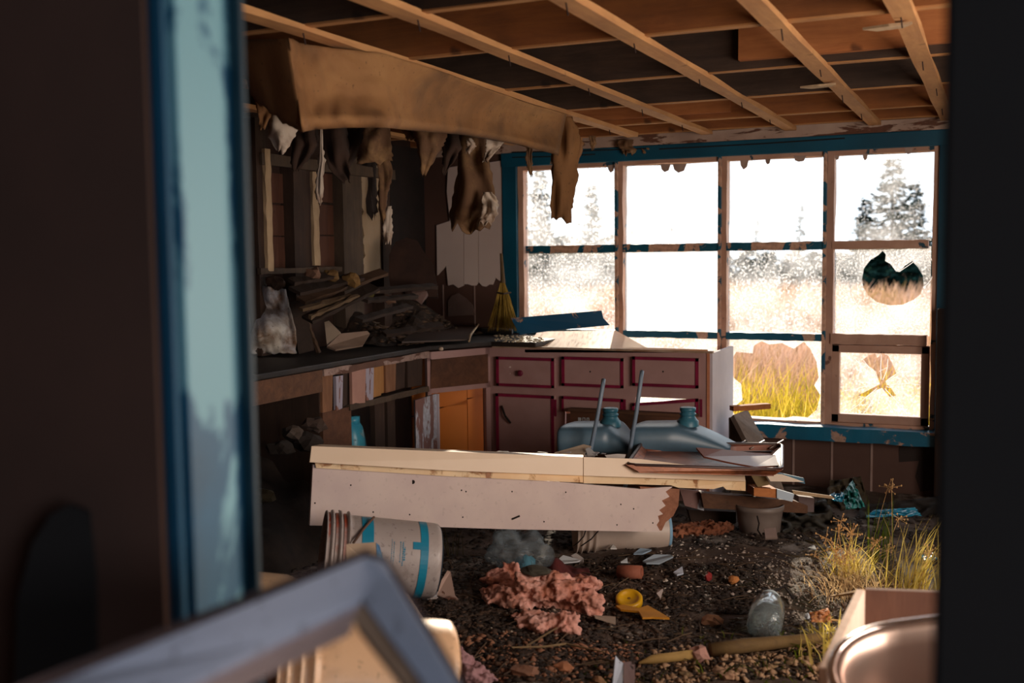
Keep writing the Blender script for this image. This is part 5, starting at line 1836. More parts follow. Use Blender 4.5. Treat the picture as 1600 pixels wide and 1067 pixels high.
# ---------------- planks stacked right of the tray
stack = [('end block', [(1178, 762), (1214, 764), (1214, 778), (1178, 775)], 5.15, W_orange, 'orange wooden block end on the plank pile', 0.3),
         ('p', [(1214, 764), (1241, 772), (1238, 784), (1214, 778)], 5.14, m_flaky('white_block', '#a8b8c8', '#5a4a40', 0.64, 16), 'whitish painted block face on the plank pile', 0.03),
         ('p', [(1095, 770), (1240, 782), (1262, 790), (1262, 802), (1225, 800), (1100, 794)], 5.35, W_darkx, 'long brown plank lying across the pile', 0.09),
         ('p', [(1062, 764), (1100, 768), (1100, 798), (1070, 790)], 5.4, M_peel, 'short peeling upright board behind the broken end', 0.03),
         ('p', [(1210, 737), (1256, 747), (1258, 756), (1228, 748)], 5.2, M_bluesolid, 'dark teal strip poking out from under the tray', 0.02),
         ('p', [(1196, 740), (1222, 741), (1256, 753), (1204, 752)], 5.15, m_plain('bright_flap', '#e8d4c0', '#dcc8b4', 0.6), 'cream flap sunlit under the tray corner', 0.008),
         ('p', [(1172, 740), (1194, 739), (1204, 757), (1184, 761)], 5.2, m_plain('olive_card', '#6c5838', '#7c6844'), 'olive brown card under the tray', 0.03),
         ('p', [(1160, 741), (1180, 741), (1186, 763), (1164, 764)], 5.3, W_dark, 'dark block behind the siding end', 0.1),
         ('p', [(1238, 766), (1300, 775), (1306, 780), (1240, 772)], 5.3, W_pale, 'thin pale lath with a sunlit end pointing right', 0.012),
         ('p', [(1248, 775), (1272, 778), (1272, 800), (1248, 800)], 5.4, m_plain('mauve_block', '#5a4a4c', '#6c5c5c'), 'dull mauve block at the right end of the plank pile', 0.08),
         ('p', [(1075, 796), (1150, 800), (1150, 822), (1080, 815)], 5.6, W_dark, 'dark plank low behind the white bucket', 0.06)]
for nm, q, d, mt, lab, th in stack:
    thing('plank', lab, 'plank', slabpx([(x, y, d) for x, y in q], th), mt)
thing('plank', 'dark plank sloping along the back wall toward the right corner', 'plank', MB().beam(at(1265, 815, 5.7), at(1440, 795, 6.1), 0.09, 0.03, (0, 0.3, 1), 10, .006, 3), W_dark)
# loose board against cabinet side and window sill
thing('loose_board', 'grey weathered board leaning between the cabinet side and the sill', 'board', slabpx([(1146, 648, 5.95), (1168, 640, 6.1), (1196, 690, 5.9), (1235, 790, 5.75), (1205, 795, 5.7), (1172, 698, 5.8)], 0.03), m_wood('weathered_grey', '#6a5c54', '#8c7c70', 'z', stain='#2a201a'))
thing('loose_lath', 'short orange lath lying on the leaning grey board', 'lath', MB().beam(at(1143, 638, 5.9), at(1201, 634, 5.95), 0.05, 0.028, (0, 0, 1), 6, 0.003, 2), W_orange)
thing('broken_board', 'dark broken board standing beside the leaning grey board', 'board', slabpx([(1140, 652, 6.05), (1160, 650, 6.05), (1176, 790, 5.95), (1142, 790, 5.95)], 0.03), W_stud)

# teal plastic sheets
def crumple(name, label, cat, outline_box, d0, d1, mat, seed, amp=0.06, n=22, ragged=3, ew=1.0, **kw):
    (xa, ya), (xb, yb), (xc, yc), (xd, yd) = outline_box
    V_, F_ = [], []
    for j in range(n + 1):
        for i in range(n + 1):
            u, v = i / n, j / n
            px = lerp(lerp(xa, xb, u), lerp(xd, xc, u), v) + ragged * noise.noise(Vector((u * 6, v * 6, seed)))
            py = lerp(lerp(ya, yb, u), lerp(yd, yc, u), v) + ragged * noise.noise(Vector((u * 6, v * 6, seed + 9)))
            d = lerp(d0, d1, v) + amp * abs(noise.noise(Vector((u * 2.7 + seed, v * 2.4, seed)))) * 2 + amp * .5 * noise.noise(Vector((u * 8, v * 8, seed + 4)))
            V_.append(at(px, py, d))
    for j in range(n):
        for i in range(n):
            a = j * (n + 1) + i
            F_.append((a, a + 1, a + n + 2, a + n + 1))
    return thing(name, label, cat, MB().add(V_, F_), mat, smooth=True, solid=0.003, **kw)


M_teal = m_plain('teal_plastic', '#1f6a68', '#2c8480', 0.35, 5)
M_bluef = m_plain('blue_foil', '#1a6a8c', '#2c9ac0', 0.25, 7)
crumple('plastic_sheet', 'teal green crumpled plastic sheet by the back wall', 'plastic sheet', ((1316, 772), (1332, 750), (1352, 792), (1322, 796)), 5.6, 5.4, M_teal, 3, 0.06)
crumple('plastic_sheet', 'small bright teal scrap left of the green sheet', 'plastic sheet', ((1296, 772), (1318, 770), (1316, 784), (1300, 782)), 5.5, 5.4, M_bluef, 4, 0.04)
crumple('plastic_sheet', 'bright blue film draped at the right below the window', 'plastic sheet', ((1365, 797), (1430, 793), (1440, 806), (1352, 808)), 5.4, 5.3, M_bluef, 5, 0.05)
crumple('plastic_sheet', 'small blue scrap beside the right grass tuft', 'plastic sheet', ((1438, 868), (1466, 864), (1464, 874), (1445, 876)), 4.6, 4.5, M_bluef, 6, 0.02)
crumple('sacking', 'olive brown sacking heaped under the window', 'sacking', ((1296, 752), (1345, 744), (1360, 800), (1290, 805)), 6.0, 5.8, m_plain('olive_sack', '#3c3222', '#4c4230', 0.95), 7, 0.12)
crumple('sacking', 'dark sacking with pale streaks beside the cracked bucket', 'sacking', ((1222, 796), (1290, 780), (1320, 835), (1222, 838)), 5.55, 5.3, m_plain('dark_sack', '#2c2822', '#48443c', 0.9, 9), 8, 0.14)
crumple('sacking', 'dark cloth heap behind the blue film', 'sacking', ((1345, 790), (1470, 775), (1475, 850), (1330, 850)), 5.75, 5.4, m_plain('black_cloth', '#1a1614', '#2c2624', 0.9, 5), 9, 0.14)

# ================================================================== FLOOR LITTER
def fluff(name, label, blobs, mat, seed):
    mb = MB()
    for k, (px, py, rx, ry, dz) in enumerate(blobs):
        p = gp(px, py)
        d = (p - EYE).dot(FW)
        s = d / FPX
        mb.rock(p + Vector((0, 0, ry * s * 0.75 + dz)), (rx * s, rx * s * .8, ry * s), seed + k, 4, 0.75)
    o = thing(name, label, 'insulation', mb, mat, smooth=True)
    t = bpy.data.textures.new('fluff_noise', 'CLOUDS')
    t.noise_scale = 0.016
    t.noise_depth = 4
    md = o.modifiers.new('remesh', 'REMESH')
    md.mode = 'VOXEL'
    md.voxel_size = 0.006
    md.use_smooth_shade = True
    md = o.modifiers.new('fluff', 'DISPLACE')
    md.texture = t
    md.texture_coords = 'LOCAL'
    md.strength = 0.03
    md.mid_level = 0.55
    return o


M_pinki = m_flaky('pink_glass_wool', '#d89a8c', '#b0684c', 0.52, 9, (1, 1, 1), '#e4b4a8', 1.0, 1.0, 0.25, 0.12)
fluff('insulation_clump', 'large clump of pink glass wool on the floor', [(790, 948, 34, 18, 0), (830, 952, 36, 24, 0), (868, 950, 36, 26, 0.01), (905, 955, 30, 24, .01), (916, 935, 18, 16, .03), (850, 985, 40, 16, -.01), (880, 990, 28, 18, -.01),
                                                             (780, 932, 24, 16, .02), (925, 960, 16, 12, 0), (800, 925, 14, 12, .05)], M_pinki, 3)
fluff('insulation_clump', 'pale pink insulation beside the large cream bucket', [(720, 1050, 26, 20, 0), (742, 1066, 28, 18, 0), (700, 1040, 20, 14, 0)], m_flaky('pale_pink_wool', '#b48c90', '#8a6468', 0.55, 7, (1, 1, 1), '#a47c80', 1.0, 2.0, .2, .15), 33)
fluff('insulation_clump', 'rusty orange insulation on the floor behind the white bucket', [(1075, 836, 22, 8, 0), (1105, 832, 24, 9, 0), (1130, 828, 12, 8, 0), (1060, 842, 12, 6, 0)], m_flaky('orange_wool', '#94583c', '#6a3c28', 0.5, 8, (1, 1, 1), '#a4684c', 1.0, 2.0, .2, .15), 53)
p = gp(838, 952, 0.14)
thing('bark_piece', 'dark greenish flat piece lying on the pink glass wool', 'piece', MB().rock(p, (0.06, 0.04, 0.018), 4, 3, .25), m_plain('dark_bark', '#35322a', '#4a463c', 0.9, 9))

# clear plastic bag with blue part
M_bag = m_clear('thin_clear_plastic', '#8c98a0', 0.28, 0.25)
p = gp(805, 905)
bag = MB().rock(p + Vector((0, 0.05, 0.08)), (0.13, 0.12, 0.11), 6, 4, 0.45)
bb_ = MB().rock(gp(822, 912) + Vector((0, 0, 0.055)), (0.05, 0.045, 0.055), 9, 3, 0.4)
assembly('plastic_bag', 'crumpled clear plastic bag with a blue lump on the floor', 'bag', [('film', bag, M_bag, {'smooth': True}), ('blue_lump', bb_, m_clear('blue_film', '#5c98b0', 0.6, 0.2), {'smooth': True, 'label': 'blue plastic bunched inside'})])
# dark red cloth
V_, F_ = [], []
n = 24
for j in range(n + 1):
    for i in range(n + 1):
        u, v = i / n, j / n
        px = lerp(838 + 12 * (1 - v), 935 - 15 * (1 - v), u) + 4 * noise.noise(Vector((v * 5, 1, 1)))
        py = lerp(888, 925, v) + 3 * noise.noise(Vector((u * 5, 4, 1)))
        q = gp(px, py)
        q.z += 0.012 + 0.07 * math.exp(-((u - .28) ** 2) / .03) * math.exp(-((v - .3) ** 2) / .1) + 0.012 * noise.noise(Vector((u * 6, v * 6, 2)))
        V_.append(q)
for j in range(n):
    for i in range(n):
        a = j * (n + 1) + i
        F_.append((a, a + 1, a + n + 2, a + n + 1))
thing('red_cloth', 'dark maroon cloth spread on the floor behind the pink glass wool', 'cloth', MB().add(V_, F_), m_plain('maroon_cloth', '#4a1414', '#5c1c1a', 0.95, 12), smooth=True, solid=0.006)

# clay pipe stub
p0, p1 = gp(966, 900, 0.03), gp(1003, 904, 0.03)
ax = (p1 - p0).normalized()
X = ax.to_track_quat('Z', 'Y').to_matrix().to_4x4()
X.translation = p0
L_ = (p1 - p0).length
thing('clay_pipe', 'short reddish brown clay pipe lying on the floor', 'pipe', MB().lathe([(0.013, 0), (0.028, 0), (0.03, L_ * .5), (0.028, L_), (0.014, L_), (0.012, L_ * .5), (0.013, 0)], X, 24, close=False), m_plain('clay', '#8a4a34', '#a0604a', 0.8, 12), smooth=True)
# yellow lid and yellow scrap
p = gp(983, 942, 0.025)
Rt = Matrix.Rotation(math.radians(24), 4, 'X') @ Matrix.Rotation(math.radians(6), 4, 'Y')
X = Matrix.Translation(p) @ Rt
lid = MB().lathe([(0.0, 0.004), (0.035, 0.004), (0.037, 0.010), (0.05, 0.010), (0.054, 0.004), (0.054, -0.018), (0.05, -0.02), (0, -0.02)], X, 36, close=False)
dot = MB().lathe([(0, 0.006), (0.006, 0.0055), (0.007, 0.003)], X, 12, close=False)
assembly('jar_lid', 'round yellow lid lying on the floor', 'lid', [('lid', lid, m_plain('yellow_plastic', '#d8a418', '#c08c14', 0.4, 6), {'smooth': True}), ('centre_dimple', dot, m_plain('dimple_dark', '#7a5410'), {})])
q = [gp(x, y, 0.025) for x, y in ((962, 953), (975, 952), (998, 957), (1012, 952), (1030, 962), (1046, 971), (1020, 971), (1004, 972), (998, 962), (970, 958))]
thing('yellow_scrap', 'pointed yellow scrap lying beside the yellow lid', 'scrap', MB().prism(q, (0, 0, 0.008)), m_plain('ochre_yellow', '#c8881c', '#b07414', 0.6, 8))

# glass jar, tipped
pb, pm = gp(1193, 1004, 0.045), gp(1203, 962, 0.075)
ax = (pm - pb).normalized()
X = ax.to_track_quat('Z', 'Y').to_matrix().to_4x4()
X.translation = pb
L_ = (pm - pb).length
k = L_ / 0.2


def glassm():
    m, n, l, b = new_mat('dirty_clear_glass')
    b.inputs['Base Color'].default_value = (0.8, 0.9, 0.93, 1)
    b.inputs['Roughness'].default_value = 0.08
    b.inputs['Transmission Weight'].default_value = 0.92
    b.inputs['IOR'].default_value = 1.3
    return m


M_glass = glassm()
S_ = 0.062
jar = MB().lathe([(0, 0), (S_ * .8, 0), (S_, L_ * .06), (S_ * 1.03, L_ * .45), (S_ * .98, L_ * .7), (S_ * .7, L_ * .9), (S_ * .62, L_ * .92), (S_ * .62, L_), (S_ * .57, L_), (S_ * .57, L_ * .92), (S_ * .93, L_ * .68), (S_ * .97, L_ * .45), (S_ * .94, L_ * .08), (0, L_ * .05)], X, 36, close=False)
neck = MB().lathe([(S_ * .63, L_ * .93), (S_ * .67, L_ * .94), (S_ * .67, L_ * .96), (S_ * .63, L_ * .97)], X, 36, close=False)
hd2 = MB().tube([X @ Vector((S_ * .6, 0, L_ * .97)), gp(1225, 951, .1), gp(1240, 955, .06)], 0.005, 6)
assembly('glass_jar', 'clear glass jar lying tipped on the soil', 'jar', [('body', jar, M_glass, {'smooth': True}), ('neck_ring', neck, m_plain('pale_ring', '#a8b8c0', '#c0ccd0', .3), {'smooth': True}), ('wire', hd2, M_void, {'smooth': True})])
# long sticks on the floor
W_branch = m_wood('floor_branch', '#5a4428', '#7c6238', 'x', stain='#2a1c10')
thing('branch', 'long brown branch lying across the floor in front of the jar', 'branch', MB().tube([gp(1110, 1031, .03), gp(1160, 1026, .035), gp(1230, 1020, .03), gp(1300, 1010, .03)], [0.024, 0.026, 0.022, 0.016], 10), W_branch, smooth=True)
thing('branch', 'pointed pale stick left of the pink rock', 'branch', MB().tube([gp(998, 1042, .02), gp(1020, 1036, .025), gp(1082, 1032, .025)], [0.004, 0.016, 0.018], 8), m_wood('pale_stick', '#8a6c3c', '#a8884c', 'x', stain='#4a3418'), smooth=True)
thing('branch', 'thin crooked twig lying in front of the pink glass wool', 'twig', MB().tube([gp(800, 1030, .03), gp(850, 1025, .035), gp(885, 1019, .04), gp(945, 1033, .03)], [0.003, 0.004, 0.004, 0.002], 6), m_plain('dry_twig', '#8a7250', '#6a5438'))
thing('branch', 'short straight twig right under the pink glass wool', 'twig', MB().tube([gp(822, 1027, .03), gp(870, 1001, .04)], 0.0035, 6), m_plain('dry_twig_b', '#7a6244', '#5c4830'))
# slats at the bottom edge
thing('slat', 'bluish white flaking slat standing at the bottom edge', 'slat', slabpx([(962, 1024, 3.35), (968, 1032, 3.35), (975, 1036, 3.35), (972, 1085, 3.2), (956, 1085, 3.2)], 0.012), m_flaky('bluish_white_slat', '#b8c0d0', '#5a4434', 0.66, 25))
thing('slat', 'mauve spotted slat right of the bluish white slat', 'slat', slabpx([(975, 1034, 3.35), (992, 1033, 3.35), (992, 1085, 3.2), (974, 1085, 3.2)], 0.012), m_flaky('mauve_slat', '#8c7474', '#3a2a24', 0.60, 30))
# rocks (individual)
rocks = [(1092, 1032, 16, 15, '#b08478', 'large pinkish rock at the end of the pale stick'), (1112, 966, 18, 10, '#8a6248', 'brown rock behind the glass jar'), (1125, 1052, 12, 5, '#a88468', 'flat tan stone by the pinkish rock'),
         (1072, 1052, 10, 6, '#8c7454', 'small stone left of the pinkish rock'), (1172, 1040, 8, 6, '#b09070', 'small tan stone in front of the branch'), (1158, 1055, 10, 6, '#9c7c60', 'tan stone at the bottom edge under the branch'),
         (1205, 1050, 9, 6, '#8c7050', 'brown stone at the bottom edge below the jar'), (1138, 1063, 14, 7, '#9c7a60', 'pale clod at the bottom edge'), (1235, 1046, 8, 5, '#7c6448', 'dull stone right of the bottom stones'),
         (672, 942, 12, 6, '#a89c98', 'white shard lying in front of the printed bucket'), (905, 1010, 14, 5, '#9c6a50', 'brown clod below the pink glass wool'), (880, 1045, 16, 9, '#a87050', 'orange brown clod near the bottom edge'),
         (820, 1055, 24, 8, '#8c6450', 'wide brown clod at the bottom edge'), (935, 1060, 12, 8, '#a07858', 'tan clod left of the slats'), (1262, 962, 5, 6, '#c0c8d0', 'small white chip right of the jar mouth')]
for k, (px, py, rx, ry, c, lab) in enumerate(rocks):
    p = gp(px, py)
    s = (p - EYE).dot(FW) / FPX
    thing('rock', lab, 'rock', MB().rock(p + Vector((0, 0, ry * s * .5)), (rx * s, rx * s * .8, ry * s), k + 60, 2, .45), m_plain('rock%d' % k, c, c, 0.9, 20), 'loose rocks and clods on the floor')
# tile shards and paper chips
shards = [((870, 882), (880, 878), (908, 881), (902, 886), (874, 886), '#c8ccd0', 'white oval shard on the maroon cloth'), ((892, 876), (900, 875), (912, 879), (911, 886), (905, 884), '#c0b8b4', 'small bent white shard beside the oval shard'),
          ((990, 877), (1000, 870), (1018, 868), (1016, 876), (1004, 878), '#8ca0b4', 'pale blue shard in front of the white bucket'), ((1004, 890), (1022, 884), (1048, 880), (1052, 885), (1030, 894), (1010, 896), '#8c98a4', 'larger grey blue shard on the wet floor'),
          ((968, 884), (980, 884), (981, 887), (970, 888), '#b4b8bc', 'tiny white sliver above the clay pipe'), ((1052, 906), (1066, 900), (1068, 906), (1058, 912), '#b0b8c8', 'bluish white scrap right of the clay pipe'),
          ((1028, 926), (1036, 928), (1032, 938), (1026, 934), '#b8a8a4', 'tiny curled white scrap by the yellow lid'), ((655, 940), (672, 936), (690, 944), (676, 950), (660, 948), '#a8a4a8', 'pale triangular shard at the foot of the printed bucket'),
          ((1262, 868), (1272, 866), (1276, 872), (1266, 874), '#8c9094', 'lone white stone chip on the open soil'), ((950, 866), (958, 864), (964, 868), (954, 870), '#c8c4c0', 'small white chip beneath the white bucket'),
          ((928, 968), (962, 971), (962, 980), (930, 978), '#a89484', 'short cream stick right of the pink glass wool')]
for k, sh in enumerate(shards):
    q = [gp(x, y, 0.02 + 0.01 * (i % 2)) for i, (x, y) in enumerate(sh[:-2])]
    thing('shard', sh[-1], 'shard', MB().prism(q, (0, 0, 0.006)), m_plain('shard%d' % k, sh[-2], sh[-2], 0.85, 20, (1, 1, 1), 0, 0))
thing('red_scrap', 'small bright red scrap on the dark litter', 'scrap', MB().rock(gp(1107, 908, .02), (0.015, 0.03, 0.02), 2, 2, .4), m_plain('bright_red', '#8c1c1c', '#701414'))
thing('orange_stone', 'small orange stone near the bright red scrap', 'stone', MB().rock(gp(1146, 914, .02), (0.022, 0.03, 0.018), 8, 2, .4), m_plain('orange_stone', '#b87840', '#a06430'))

# bent sheet metal by the printed bucket
q = [gp(686, 932, .0), gp(706, 932, 0)]
thing('bent_sheet', 'bent rusty white metal sheet standing beside the printed bucket', 'metal sheet', slabpx([(683, 930, 4.15), (690, 906, 4.2), (699, 891, 4.25), (704, 893, 4.25), (711, 930, 4.15), (716, 936, 4.12), (704, 934, 4.12), (700, 936, 4.1)], 0.006), m_flaky('rusty_white_metal', '#a88c80', '#6a4030', .55, 12))
# cream angled piece in front of the printed bucket
q = [(541, 850, 3.4), (587, 847, 3.4), (589, 880, 3.36), (640, 930, 3.3), (704, 1030, 3.15), (700, 1075, 3.05), (540, 1085, 3.05)]
cb = slabpx(q, 0.03)
eb = slabpx([(588, 848, 3.42), (593, 852, 3.42), (600, 876, 3.4), (598, 890, 3.4), (590, 882, 3.37)], 0.02)
assembly('cream_panel', 'cream panel with blue edge standing behind the old window sash', 'panel', [('panel', cb, m_plain('cream_paint', '#bca48c', '#c8b098', .6, 5), {}), ('blue_edge', eb, m_plain('blue_edge', '#2c5c84', '#7c9cb4', .5, 20), {'label': 'dark blue edge'})])
# rounded cream drum at the left behind the jamb
mouth, bott = at(350, 960, 3.2), at(455, 962, 3.35)
X = bucket_matrix(mouth, bott)
Lb = (mouth - bott).length
thing('paint_drum', 'stained beige drum lying at the left beside the doorway jamb', 'drum', MB().lathe([(0, 0), (0.10, 0), (0.118, 0.008), (0.125, 0.03), (0.13, Lb * .6), (0.134, Lb), (0.12, Lb), (0.11, 0.03), (0, 0.03)], X, 40, close=False),
      m_flaky('stained_beige', '#a08468', '#5c4434', 0.62, 5, (1, 1, 1), '#8c7054', .6, 1, .4, .1), smooth=True)
# dim rubble in the dark at the left
for k, (px, py, d, s, c) in enumerate(((458, 678, 5.0, .05, '#4c4038'), (492, 664, 5.1, .05, '#4c3c34'), (480, 690, 5.0, .06, '#2c2420'), (410, 775, 4.75, .05, '#5c5038'), (440, 700, 4.9, .05, '#2c241e'))):
    thing('rubble_lump', ('pale rubble lump in the dark left of the cabinet', 'brownish rubble lump close to the cabinet end', 'dark rubble lump low beside the cabinet end', 'olive lump beside the doorway jamb', 'dark rubble lump in the left shadows')[k], 'rubble',
          MB().rock(at(px, py, d), (s * 1.2, s, s * .7), k + 90, 2, .5), m_plain('rub%d' % k, c, c, .95, 12))
mb = MB()
V_, F_ = [], []
for j in range(26):
    for i in range(26):
        u, v = i / 25, j / 25
        x, y = lerp(XL + .02, XC + 0.25, u), lerp(2.6, YA - 0.02, v)
        z = 0.05 + 0.5 * max(0, 1 - u * 1.05) ** 0.7 * min(1, v * 2.5) + 0.08 * noise.noise(Vector((u * 6, v * 8, 3)))
        V_.append((x, y, z))
for j in range(25):
    for i in range(25):
        a = j * 26 + i
        F_.append((a, a + 1, a + 27, a + 26))
thing('rubbish_heap', 'dark heap of rubbish below the left end of the worktop', 'rubbish heap', MB().add(V_, F_), m_plain('heap_dark_soil', '#1c1512', '#30241d', .95, 12), smooth=True, kind='stuff')

# fine litter
def floor_pts(n, box, seed, dz=0.005):
    r = np.random.default_rng(seed)
    out = []
    while len(out) < n:
        px, py = r.uniform(box[0], box[2]), r.uniform(box[1], box[3])
        p = onZ(px, py, GZ)
        if not (XL + .05 < p.x < XR - .05 and YF < p.y < YW - .03):
            continue
        out.append((p.x, p.y, gz(p.x, p.y) + dz))
    return np.array(out)


def litter(name, label, n, box, seed, size, c1, c2, flat=.5):
    pts = floor_pts(n, box, seed)
    r = np.random.default_rng(seed + 1)
    sz = size * (0.35 + r.random(n) ** 2.5 * 1.3)
    return pebbles(name, label, 'litter', pts, sz, m_plain(name + str(seed), c1, c2, .85, 30), flat, seed)


litter('dark_litter', 'dark leaf litter covering the floor', 6500, (400, 870, 1060, 1067), 1, .013, '#1c1410', '#33241a', .35)
litter('dark_litter', 'dark leaf litter around the bright red scrap', 1500, (1040, 885, 1200, 950), 11, .012, '#1c1410', '#33241a', .35)
litter('dark_litter', 'dark litter around the glass jar', 1800, (1040, 960, 1320, 1067), 12, .011, '#241a12', '#3c2c1e', .35)
litter('brown_litter', 'brown bark chips over the floor', 3000, (640, 875, 1080, 1067), 2, .011, '#3c2a20', '#57402f', .35)
litter('dark_litter', 'dark litter in the far shadow under the wall', 1400, (640, 800, 1480, 862), 3, .016, '#1c1512', '#382a22', .4)
litter('gravel', 'pale gravel chips sprinkled toward the back', 500, (1030, 838, 1330, 935), 4, .007, '#a09088', '#c0b4a8', .7)
litter('gravel', 'pale gravel mixed in the dark litter in the middle', 600, (760, 865, 1330, 1000), 5, .006, '#a89888', '#8c7c70', .7)
litter('gravel', 'tan gravel at the bottom edge', 700, (1020, 1010, 1330, 1067), 6, .012, '#94765a', '#b08e70', .7)
litter('gravel', 'reddish brown crumbs at the bottom middle', 700, (690, 1000, 1000, 1067), 7, .011, '#7c5440', '#9c6c50', .6)
litter('gravel', 'greyish gravel in the sunlit soil right of the litter', 1100, (1180, 880, 1400, 990), 8, .008, '#6c6058', '#b0a498', .6)
# small sticks strewn about
r = np.random.default_rng(5)
mb = MB()
for k in range(240):
    p = floor_pts(1, (640, 870, 1430, 1067), 500 + k)[0]
    a = r.random() * 3.14
    L_ = r.uniform(.02, .09)
    dv = Vector((math.cos(a), math.sin(a) , r.uniform(-.1, .15))) * L_
    p = Vector(p) + Vector((0, 0, .008))
    mb.tube([p - dv, p + dv * .2 + Vector((0, 0, .004)), p + dv], r.uniform(.001, .003), 4)
thing('twig_litter', 'thin twigs strewn over the floor', 'litter', mb, m_plain('twig_brown', '#3c2c20', '#5c4834', .9, 9), kind='stuff')

# ================================================================== GRASS INSIDE
gl = [(0.3, '#a89a40'), (0.5, '#dcc468'), (0.7, '#f0e0a0')]
M_gin = m_leaf('indoor_grass', gl, 4, 0.55)
M_seed = m_leaf('dry_seed_grass', [(0.3, '#c0986a'), (0.6, '#ecd2a4')], 5, 0.5)


def tuft(name, label, px, py, n, hr, lean, wd, mat, seed, bias=(0, 0), spread=.06, heads=0):
    p = gp(px, py)
    r = np.random.default_rng(seed)
    base = np.array(p)[None] + np.concatenate([r.normal(0, spread, (n, 2)), np.zeros((n, 1))], 1)
    h = hr[0] + (hr[1] - hr[0]) * r.random(n)
    ln = r.normal(0, lean, (n, 2)) * h[:, None] + np.array(bias)[None] * h[:, None]
    V_, F_ = blades(base, h, ln, wd * (0.6 + .8 * r.random(n)), seed, 0.7)
    e = bpy.data.objects.new(name, None)
    COL.objects.link(e)
    e.location = p
    settag(e, label, 'grass')
    o = np_obj('blades', V_, F_, mat)
    o['kind'] = 'stuff'
    o.parent = e
    o.location = o.location - p
    if heads:
        mb = MB()
        for k in range(heads):
            i = r.integers(n)
            tip = Vector(V_[i * 8 + 6]) + Vector((r.normal(0, .02), r.normal(0, .02), .03))
            mb.tube([Vector(base[i]), Vector(base[i]).lerp(tip, .5) + Vector((0, 0, .02)), tip], 0.0012, 4)
            for q in range(11):
                dv = Vector((r.normal(0, 1), r.normal(0, 1), r.normal(.3, .8))).normalized() * r.uniform(.015, .05)
                mb.tube([tip, tip + dv], 0.0008, 3)
                mb.rock(tip + dv, (.0035, .0035, .005), k, 1, 0)
        o2 = mesh_obj('seed_heads', mb, M_seed, p)
        o2['kind'] = 'stuff'
        o2.parent = e
    return e


tuft('grass_tuft', 'glowing dry grass tuft with seed heads in the middle right of the floor', 1338, 902, 150, (.08, .24), .60, .0035, M_gin, 1, (-.15, 0), .06, 14)
tuft('grass_tuft', 'dry pinkish grass at the foot of the seed headed tuft', 1345, 925, 260, (.05, .16), .9, .004, M_seed, 2, (-.1, -.1), .09)
tuft('grass_tuft', 'tall yellow green grass at the right edge beside the dark doorway', 1425, 935, 110, (.16, .40), .35, .005, M_gin, 3, (.25, .1), .05, 3)
tuft('grass_tuft', 'thin upright green grass between the two bright tufts', 1375, 880, 22, (.15, .32), .12, .005, m_leaf('green_grass', [(.3, '#3c5018'), (.7, '#6a7a24')], 4, .4), 4, (.1, 0), .03, 3)
tuft('grass_tuft', 'small yellow tuft beside the glass jar', 1308, 1000, 50, (.05, .13), .5, .008, M_gin, 5, (0, 0), .05)
tuft('grass_tuft', 'small green tuft at the bottom left of the sink', 1312, 1040, 60, (.05, .16), .5, .008, M_gin, 6, (0, 0), .05)
tuft('grass_tuft', 'low green sprouts in front of the branch', 1240, 1050, 120, (.02, .06), .8, .006, m_leaf('moss_green', [(.3, '#3c4a14'), (.7, '#6a7420')], 4, .4), 7, (0, 0), .2)
tuft('grass_tuft', 'mossy sprouts under the pointed pale stick', 1010, 1058, 160, (.01, .04), .8, .006, m_leaf('moss_green2', [(.3, '#3c4414'), (.7, '#5a6420')], 4, .4), 8, (0, 0), .15)
tuft('grass_tuft', 'fuzzy brown dead grass below the right tufts', 1385, 938, 700, (.02, .08), .9, .002, m_leaf('dead_fuzz', [(.3, '#4c3426'), (.7, '#8a6450')], 6, .3), 9, (0, 0), .16)
tuft('grass_tuft', 'stringy dry grass beside the clear plastic bag', 712, 870, 14, (.1, .26), .3, .004, m_leaf('dull_grass', [(.3, '#3c3420'), (.7, '#5c5030')], 6, .3), 10, (.1, 0), .03)
crumple('dry_leaf', 'curled orange brown leaf left of the wooden box', 'leaf', ((1264, 958), (1294, 950), (1300, 972), (1268, 972)), 3.95, 3.85, m_plain('leaf_orange', '#a8683c', '#c08050', .8, 9), 12, 0.03, 14, 2)
thing('branch', 'thin straw lying from the dry leaf to the wooden box', 'twig', MB().tube([gp(1275, 972, .03), gp(1330, 978, .03)], 0.004, 6), M_seed)
thing('branch', 'golden stick pointing at the wooden box corner', 'twig', MB().tube([gp(1296, 935, .02), at(1348, 924, 3.0)], [0.003, 0.008], 6), m_plain('golden_stick', '#c89c5c', '#b08448'))

# ================================================================== RIGHT FOREGROUND: WOODEN BOX AND STEEL SINK
dB = 2.75
c0 = at(1352, 921, dB)
zt_ = c0.z
cr = at(1560, 940, dB - 0.35)
cl = at(1329, 1000, dB - 0.45)
right_v = Vector((0.62, 0.16, 0))
near_v = Vector((-0.02, -0.50, 0))
p0 = Vector((c0.x, c0.y, zt_))
fb = MB().prism([p0, p0 + right_v, p0 + right_v - Vector((0, 0, zt_ - .05)), p0 - Vector((0, 0, zt_ - .05))], Vector((0, 0.02, 0)))
lb = MB().prism([p0 + near_v + Vector((0, 0, -.03)), p0, p0 - Vector((0, 0, zt_ - .05)), p0 + near_v - Vector((0, 0, zt_ - .05))], Vector((-0.022, 0, 0)))  # left board gets paler wood that paints in the sun
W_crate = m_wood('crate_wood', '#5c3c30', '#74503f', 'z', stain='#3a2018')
assembly('wooden_box', 'open wooden box under the steel sink, its left edge painted sun bright', 'box', [('far_board', fb, W_crate, {}), ('left_board', lb, m_wood('sunlit_crate_edge', '#d0b4a0', '#e4ccbc', 'z', stain='#8a6454'), {'bevel': .003})])
# sink: loft of rounded rectangles
sc_ = at(1560, 1150, 1.95)


